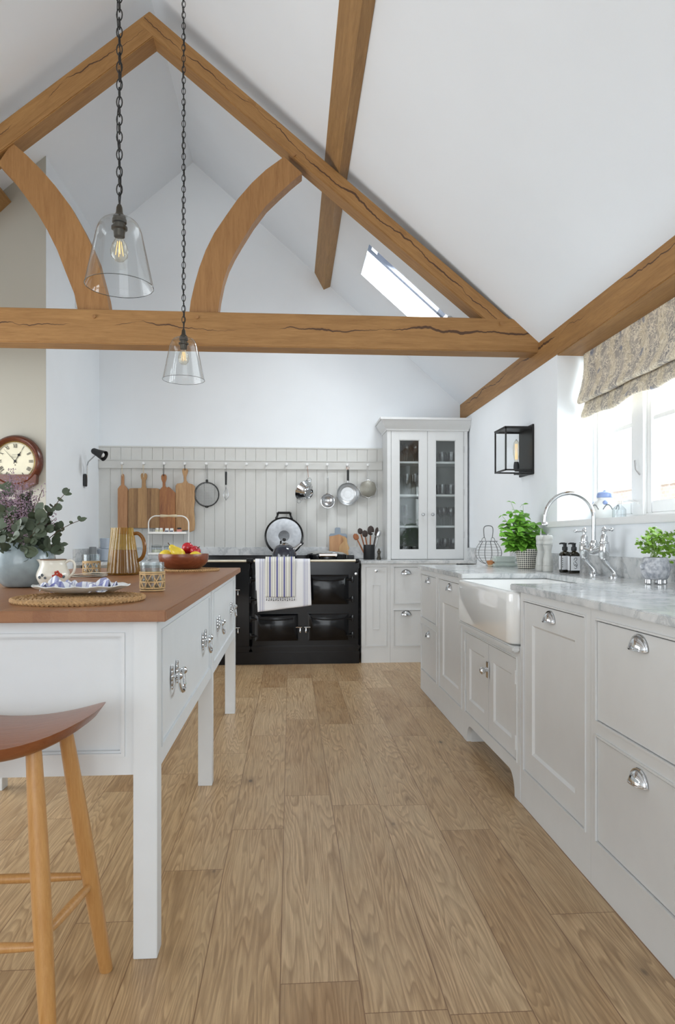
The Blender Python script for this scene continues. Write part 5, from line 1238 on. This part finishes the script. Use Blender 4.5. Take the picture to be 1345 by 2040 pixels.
build('cap', M().lathe(smooth([(.017, .063), (.018, .075), (.010, .088), (.007, .094), (.009, .100), (0, .106)], 1), (0, 0, 0), 20), 'pewter', t)

# ------------------------------------------------------------------ window-side worktop
ZT = .918
ex, ey = 1.345, 4.90; ex = at(973, 1120, Y=ey)[0]
eb = thing('egg_basket', 'round wire egg basket at the far end of the window worktop', 'basket', (ex, ey, ZT))
B = M(); prof = smooth([(.020, .012), (.055, .022), (.095, .065), (.100, .10), (.080, .145), (.056, .175)], 1)
for k in range(12):
    a = 2*pi*k/12; B.tube([(r*cos(a), r*sin(a), z) for r, z in prof], .0016, 5)
for i in range(2, len(prof)-2): 
    r, z = prof[i]; B.tube([(r*cos(2*pi*k/32), r*sin(2*pi*k/32), z) for k in range(32)], .0007, 4, True)
B.tube([(.066*cos(2*pi*k/32), .066*sin(2*pi*k/32), .176) for k in range(32)], .0026, 6, True)
build('wires', B, 'gwire', eb)
B = M()
for s in (-1, 1): B.tube(smooth([(s*.05, 0, .176), (s*.045, 0, .20), (s*.024, 0, .205), (s*.02, 0, .178)], 2), .002, 6)
B.tube(smooth([(-.03, 0, .20), (-.036, 0, .26), (-.03, 0, .285), (0, 0, .292), (.03, 0, .285), (.036, 0, .26), (.03, 0, .20)], 2), .0032, 8)
build('handle', B, 'gwire', eb)
B = M()
for k in range(3): a = 2*pi*k/3; B.ball((.018*cos(a), .018*sin(a), .008), .008, seg=10)
build('foot_wire', B, 'chrome', eb)
bx2 = at(966, 1110, Y=4.80)[0]
t = thing('scrubbing_brush', 'small natural-bristle brush beside the wire basket', 'brush', (bx2+.02, 4.72, ZT))
build('bristles', M().lathe([(.022, .012), (.030, .040), (0, .044)], (0, 0, 0), 20), plain('bristle', (190, 132, 88), .9, var=.3, scale=200), t)
build('base', M().lathe([(.018, 0), (.022, .006), (.022, .013), (0, .013)], (0, 0, 0), 20), 'twine', t)
dx, dy = at(1004, 1118, Y=4.70)[0], 4.70
t = thing('butter_dish', 'pale green ceramic lidded dish left of the basil pot', 'dish', (dx, dy, ZT))
build('tray', M().box(-.088, .088, -.055, .055, 0, .022, .008), 'soapc', t); build('lid', M().box(-.082, .082, -.05, .05, .022, .072, .014), 'soapc', t)
gx, gy = at(1049, 1115, Y=4.40)[0], 4.40
solo('plant_pot', 'black and white diamond-patterned pot holding the basil plant', 'plant pot', M().lathe([(0, 0), (.052, 0), (.056, .004), (.072, .128), (.068, .128), (.053, .01), (0, .008)], (0, 0, 0), 40),
     (lambda N: (lambda X, an: N.fin(N.mix(N.ma('GREATER_THAN', N.ma('MULTIPLY', N.ma('SINE', N.ma('ADD', N.ma('MULTIPLY', an, 14), N.ma('MULTIPLY', X[2], 240))), N.ma('SINE', N.ma('SUBTRACT', N.ma('MULTIPLY', an, 14), N.ma('MULTIPLY', X[2], 240)))), .06), lin(218, 214, 200), lin(64, 64, 66)), .35))(N.sep(N.co()), N.ma('ARCTAN2', N.sep(N.co())[1], N.sep(N.co())[0])))(NT('diamond_glaze')), (gx, gy, ZT), world=False)
bs = thing('basil_plant', 'bushy fresh basil plant growing in the diamond-patterned pot', 'plant', (gx, gy, ZT+.10))
build('soil', M().lathe([(0, 0), (.066, 0), (.066, .012), (0, .015)], (0, 0, 0), 24), 'soil', bs)
BS, BL = M(), M(); rnd = random.Random(5)
def T2(px, py, d=0): p = at(px, py, Y=gy+d); return Vector((p[0]-gx, d, p[2]-ZT-.10))
tips = [(1018, 1000), (1042, 1005), (1000, 1027), (1008, 1045), (1020, 1022), (1035, 1030), (1045, 1028), (1058, 1045), (1066, 1045), (1066, 1060), (1005, 1062), (1012, 1078), (1028, 1050), (1040, 1055), (1052, 1065), (1060, 1075), (1025, 1075), (1040, 1080), (1015, 1082), (1050, 1085), (1030, 1065), (1063, 1068), (1008, 1055), (1035, 1090), (1022, 1092), (1046, 1072)]
for i, (px, py) in enumerate(tips):
    for d in ((0,) if i < 3 else (rnd.uniform(-.07, 0), rnd.uniform(0, .07))):
        tp = T2(px, py, d); b0 = Vector((rnd.uniform(-.03, .03), rnd.uniform(-.03, .03), .01)); mid = (b0+tp)/2; mid.x = mid.x*.7; n = 6
        pts = [b0*(1-s)**2+mid*2*s*(1-s)+tp*s*s for s in [k/n for k in range(n+1)]]; BS.tube(pts, [.002-.001*k/n for k in range(n+1)], 5)
        for k in range(3 if i > 2 else 4, n+1):
            a0 = rnd.random()*6.28
            for q in range(2 if i < 3 else 3):
                a = a0+q*2.1; dr = Vector((cos(a), sin(a)*.8-.25, rnd.uniform(-.35, .45))); L = rnd.uniform(.042, .070)*(.7 if i < 3 else 1)
                BL.leaf(pts[k], dr, (rnd.uniform(-.3, .3), -.55, .9), L, L*.62, .28)
build('stems', BS, plain('green_stem', (120, 160, 80), .6), bs); build('leaves', BL, 'grn', bs, sharp=80)
def mill(label, px, yy, h=.215, r=.030, crank=False):
    x = at(px, 1110, Y=yy)[0]; t = thing('salt_mill' if not crank else 'pepper_mill', label, 'mill', (x, yy, ZT))
    build('body', M().lathe(smooth([(r-.002, 0), (r, .003), (r, .03), (r-.003, .034), (r, .038), (r-.003, .05), (r-.001, .07), (r-.010, .11), (r-.010, .125), (r-.004, .15), (r-.002, .158)], 1), (0, 0, 0), 28), 'millm', t)
    build('head', M().lathe(smooth([(r-.004, .160), (r-.001, .168), (r-.004, .180), (r, .192), (r-.002, h-.004), (r-.008, h), (0, h)], 1), (0, 0, 0), 28), 'millm', t)
    build('finial', M().lathe([(.005, h), (.006, h+.006), (0, h+.010)], (0, 0, 0), 12), 'steel', t)
    return t
mill('grey-white turned pepper mill, the left of the pair beside the basil pot', 1077.5, 4.02, crank=True)
mill('grey-white turned salt mill, the right of the pair beside the basil pot', 1091.5, 3.93)
t = at(1077, 1060, Y=4.12); solo('knife', 'upright steel blade tip standing behind the pair of mills', 'knife', M().prism([(-.004, 0), (.010, 0), (.008, .22), (.002, .26), (-.003, .23)], -.001, .001), 'steel', (t[0], 4.12, ZT), world=False)
def bottle(label, px, yy, h=.120, w=.058, mark=0):
    x = at(px, 1120, Y=yy)[0]; t = thing('soap_bottle', label, 'bottle', (x, yy, ZT))
    rg = []
    for z, s, r in ((0, .94, .010), (.004, 1, .012), (h-.012, 1, .012), (h-.002, .72, .010), (h+.002, .34, .008), (h+.012, .30, .007)):
        rg.append([(a*s, b*s, z) for a, b in rr(-w/2, w/2, -w*.36, w*.36, r)])
    B = M(); loft(B, rg); build('body', B, 'brown', t)
    build('liquid', (lambda B: (loft(B, [[(a*.93, b*.93, z) for a, b in rr(-w/2, w/2, -w*.36, w*.36, .012)] for z in (.004, h*.86)]), B)[1])(M()), plain('brown_liquid_soap', (74, 62, 26), .3), t)
    l = build('label', M().box(-w*.46, w*.46, -w*.372, -w*.362, h*.14, h*.80).box(w*.502, w*.508, -w*.24, w*.24, h*.14, h*.8).box(-w*.508, -w*.502, -w*.24, w*.24, h*.14, h*.8), 'label', t)
    B = M(); q = -w*.375
    if mark:
        cr_ = [(-.010, .070), (-.004, .082), (.006, .084), (.010, .076), (.002, .066), (-.006, .060), (.004, .058), (.012, .044), (.006, .034), (-.006, .040), (.002, .050), (.010, .030), (.002, .022), (-.006, .026)]
        B.tube(smooth([(a, q, b+.004) for a, b in cr_], 2), .0013, 5)
        B.tube([(-.012, q, .062), (-.008, q, .045)], .0012, 5)
    else:
        for k in range(5): B.box(-.024, -.021, q-.001, q+.001, .030+.012*k, .037+.012*k)
    build('print', B, 'ink', l)
    p = build('pump', M().lathe([(.0145, h+.006), (.0155, h+.010), (.0155, h+.026), (.010, h+.030), (.010, h+.042), (.012, h+.046), (.012, h+.050), (0, h+.051)], (0, 0, 0), 20), 'blk', t)
    build('nozzle', M().tube([(0, 0, h+.047), (-.022, 0, h+.048), (-.032, 0, h+.045)], [.006, .005, .004], 8), 'blk', p)
    return t
bottle('brown pump soap bottle with a plain white label, the left of the pair', 1125.5, 3.83)
bottle('brown pump soap bottle with black script on its label, the right of the pair', 1143.5, 3.73, mark=1)
# bridge tap
tp = thing('bridge_tap', 'tall chrome bridge tap with a swan-neck spout and two lever handles', 'tap', (1.60, 3.45, ZT), world=True)
ty = (3.565, 3.335); ux = 1.575; bxx = 1.625
for i, y in enumerate(ty):
    B = M().lathe([(.030, 0), (.030, .004), (.018, .010), (.014, .018)], (bxx, y-.012, ZT), 24)
    B.tube([(bxx, y-.012, ZT+.012), (bxx, y-.012, ZT+.025), (bxx-.012, y-.006, ZT+.042), (ux+.006, y, ZT+.075), (ux, y, ZT+.09)], .0125, 14)
    B.lathe([(.016, .085), (.020, .09), (.020, .102), (.024, .108), (.026, .135), (.026, .165), (.023, .170), (.025, .172), (.025, .176), (.018, .180), (.018, .205), (.013, .213), (.008, .218), (.008, .226)], (ux, y, ZT), 24)
    plabel(build('pillar', B, 'chrome', tp), 'chrome pillar with cranked leg')
    B = M().lathe([(.012, .226), (.014, .232), (.010, .240), (.012, .245), (.005, .254), (0, .257)], (ux, y, ZT), 16)
    dv = Vector((.012, -.062, .004)) if i else Vector((-.035, .03, .0)); o = Vector((ux, y, ZT+.235))
    B.tube([o, o+dv*.3, o+dv*.8], [.0065, .0045, .006], 10)
    plabel(build('lever', B.ball(tuple(o+dv), .009, seg=12), 'wh' if False else 'chrome', tp), 'lever handle')
build('bridge', M().tube([(ux, ty[0], ZT+.150), (ux, 3.50, ZT+.137), (ux, 3.45, ZT+.134), (ux, 3.40, ZT+.137), (ux, ty[1], ZT+.150)], [.016, .017, .022, .017, .016], 16).lathe([(.026, -.012), (.028, 0), (.026, .014), (.020, .022), (.022, .034), (.018, .046), (.013, .052)], (ux, 3.45, ZT+.134), 24), 'chrome', tp)
sp_ = [(ux, 3.45, ZT+.16), (ux, 3.45, ZT+.30)]+[(ux-.130+.130*cos(a), 3.45, ZT+.30+.130*sin(a)) for a in [pi*i/24 for i in range(1, 25)]]+[(ux-.262, 3.45, ZT+.275)]
build('spout', M().tube(sp_, .0105, 16).lathe([(.012, .262), (.017, .266), (.017, .272), (.013, .280)], (ux-.262, 3.45, ZT), 18), 'chrome', tp)
# parsley in a footed pot
qx, qy = 1.565, 2.90; qx = at(1306, 1140, Y=2.83)[0]; qy = 2.83
Ng = NT('frosted_pot'); Xg = Ng.noise(Ng.co(), 60, 3); Ng.bump(Xg, .8, .004)
potm = Ng.fin(Ng.ramp(Xg, [(.35, lin(150, 154, 162)), (.65, lin(204, 206, 210))]), .35)
pp = thing('plant_pot', 'textured grey pot on little metal feet holding the parsley', 'plant pot', (qx, qy, ZT))
build('body', M().lathe(smooth([(0, .018), (.040, .018), (.050, .024), (.060, .050), (.058, .085), (.050, .108), (.048, .114), (.045, .114), (.046, .104), (.05, .08), (0, .07)], 1), (0, 0, 0), 40), potm, pp)
for k in range(5): a = 2*pi*k/5-.3; build('foot', M().lathe([(.009, 0), (.011, .003), (.010, .020)], (.036*cos(a), .036*sin(a), 0), 12), 'steel', pp)
for s in (-1, 1): build('ear', M().lathe([(.010, -.006), (.014, 0), (.010, .006)], (s*.060, -.008, .075), 14, 'y'), potm, pp)
ps = thing('parsley_plant', 'leafy young parsley growing in the textured grey pot', 'plant', (qx, qy, ZT+.095))
build('soil', M().lathe([(0, .004), (.043, .004), (.045, .012), (.03, .019), (0, .02)], (0, 0, 0), 24), 'soil', ps)
BS, BL = M(), M(); rnd = random.Random(9)
def T3(px, py, d=0): p = at(px, py, Y=qy+d); return Vector((p[0]-qx, d, p[2]-ZT-.095))
tips = [(1295, 1055), (1306, 1052), (1285, 1072), (1270, 1078), (1278, 1092), (1290, 1085), (1300, 1070), (1312, 1075), (1320, 1060), (1335, 1062), (1348, 1060), (1340, 1075), (1350, 1085), (1330, 1090), (1338, 1105), (1331, 1122), (1300, 1092), (1315, 1095), (1325, 1075), (1285, 1098), (1345, 1100), (1330, 1130), (1294, 1062), (1310, 1062)]
for px, py in tips:
    d = rnd.uniform(-.04, .04); tp_ = T3(px, py, d); b0 = Vector((rnd.uniform(-.02, .02), rnd.uniform(-.02, .02), .015)); mid = (b0+tp_)/2+Vector((0, 0, .025)); n = 6
    pts = [b0*(1-s)**2+mid*2*s*(1-s)+tp_*s*s for s in [k/n for k in range(n+1)]]; BS.tube(pts, .0011, 5)
    for k in (4, 5, 6):
        for q in range(4):
            a = rnd.random()*6.28; L = rnd.uniform(.012, .024); BL.leaf(pts[k]+Vector((rnd.uniform(-.008, .008), 0, rnd.uniform(-.006, .006))), (cos(a), sin(a)*.6-.2, rnd.uniform(-.5, .6)), (0, -.8, .7), L, L*.85, .15, 'lobed')
build('stems', BS, plain('parsley_stem', (130, 160, 80), .6), ps); build('leaves', BL, 'grn2', ps, sharp=80)
# on the window board
jx2, jy2 = 1.80, 3.80
t = thing('ginger_jar', 'white and blue glazed lidded jar on the window sill', 'jar', (jx2, jy2, 1.2225))
gj = build('body', M().lathe(smooth([(0, 0), (.040, 0), (.046, .004), (.072, .045), (.074, .075), (.055, .108), (.040, .118), (.040, .124)], 1), (0, 0, 0), 36), 'china', t)
l = build('lid', M().lathe(smooth([(.044, .125), (.046, .130), (.044, .148), (.036, .156), (.012, .160), (.010, .166), (0, .170)], 1), (0, 0, 0), 32), 'bluch', t)
B = M()
for k in range(6):
    a = 2*pi*k/6+.3; r = .0725
    B.tube([((r+.0005)*cos(a+q*.35), (r+.0005)*sin(a+q*.35), .055+.028*cos(q*pi/2*1.0)) for q in [-1+i/5 for i in range(11)]], .003, 6)
build('painted_lobes', B, 'grey', gj)
for k in range(3): build('shoulder_knob', M().ball((.062*cos(2.2+k*2.1), .062*sin(2.2+k*2.1), .093), .014, seg=12), 'bluch', gj)
o = solo('glass_bottle', 'small clear glass bottle beside the jar on the window sill', 'bottle', M().lathe([(0, .002), (.030, .002), (.036, .008), (.036, .05), (.015, .075), (.013, .095), (.016, .098)], (0, 0, 0), 24, cap=False), 'tumb', (1.815, 3.66, 1.2235), world=False)
# tidy
for o in list(bpy.data.objects):
    if '_o' in o: del o['_o']
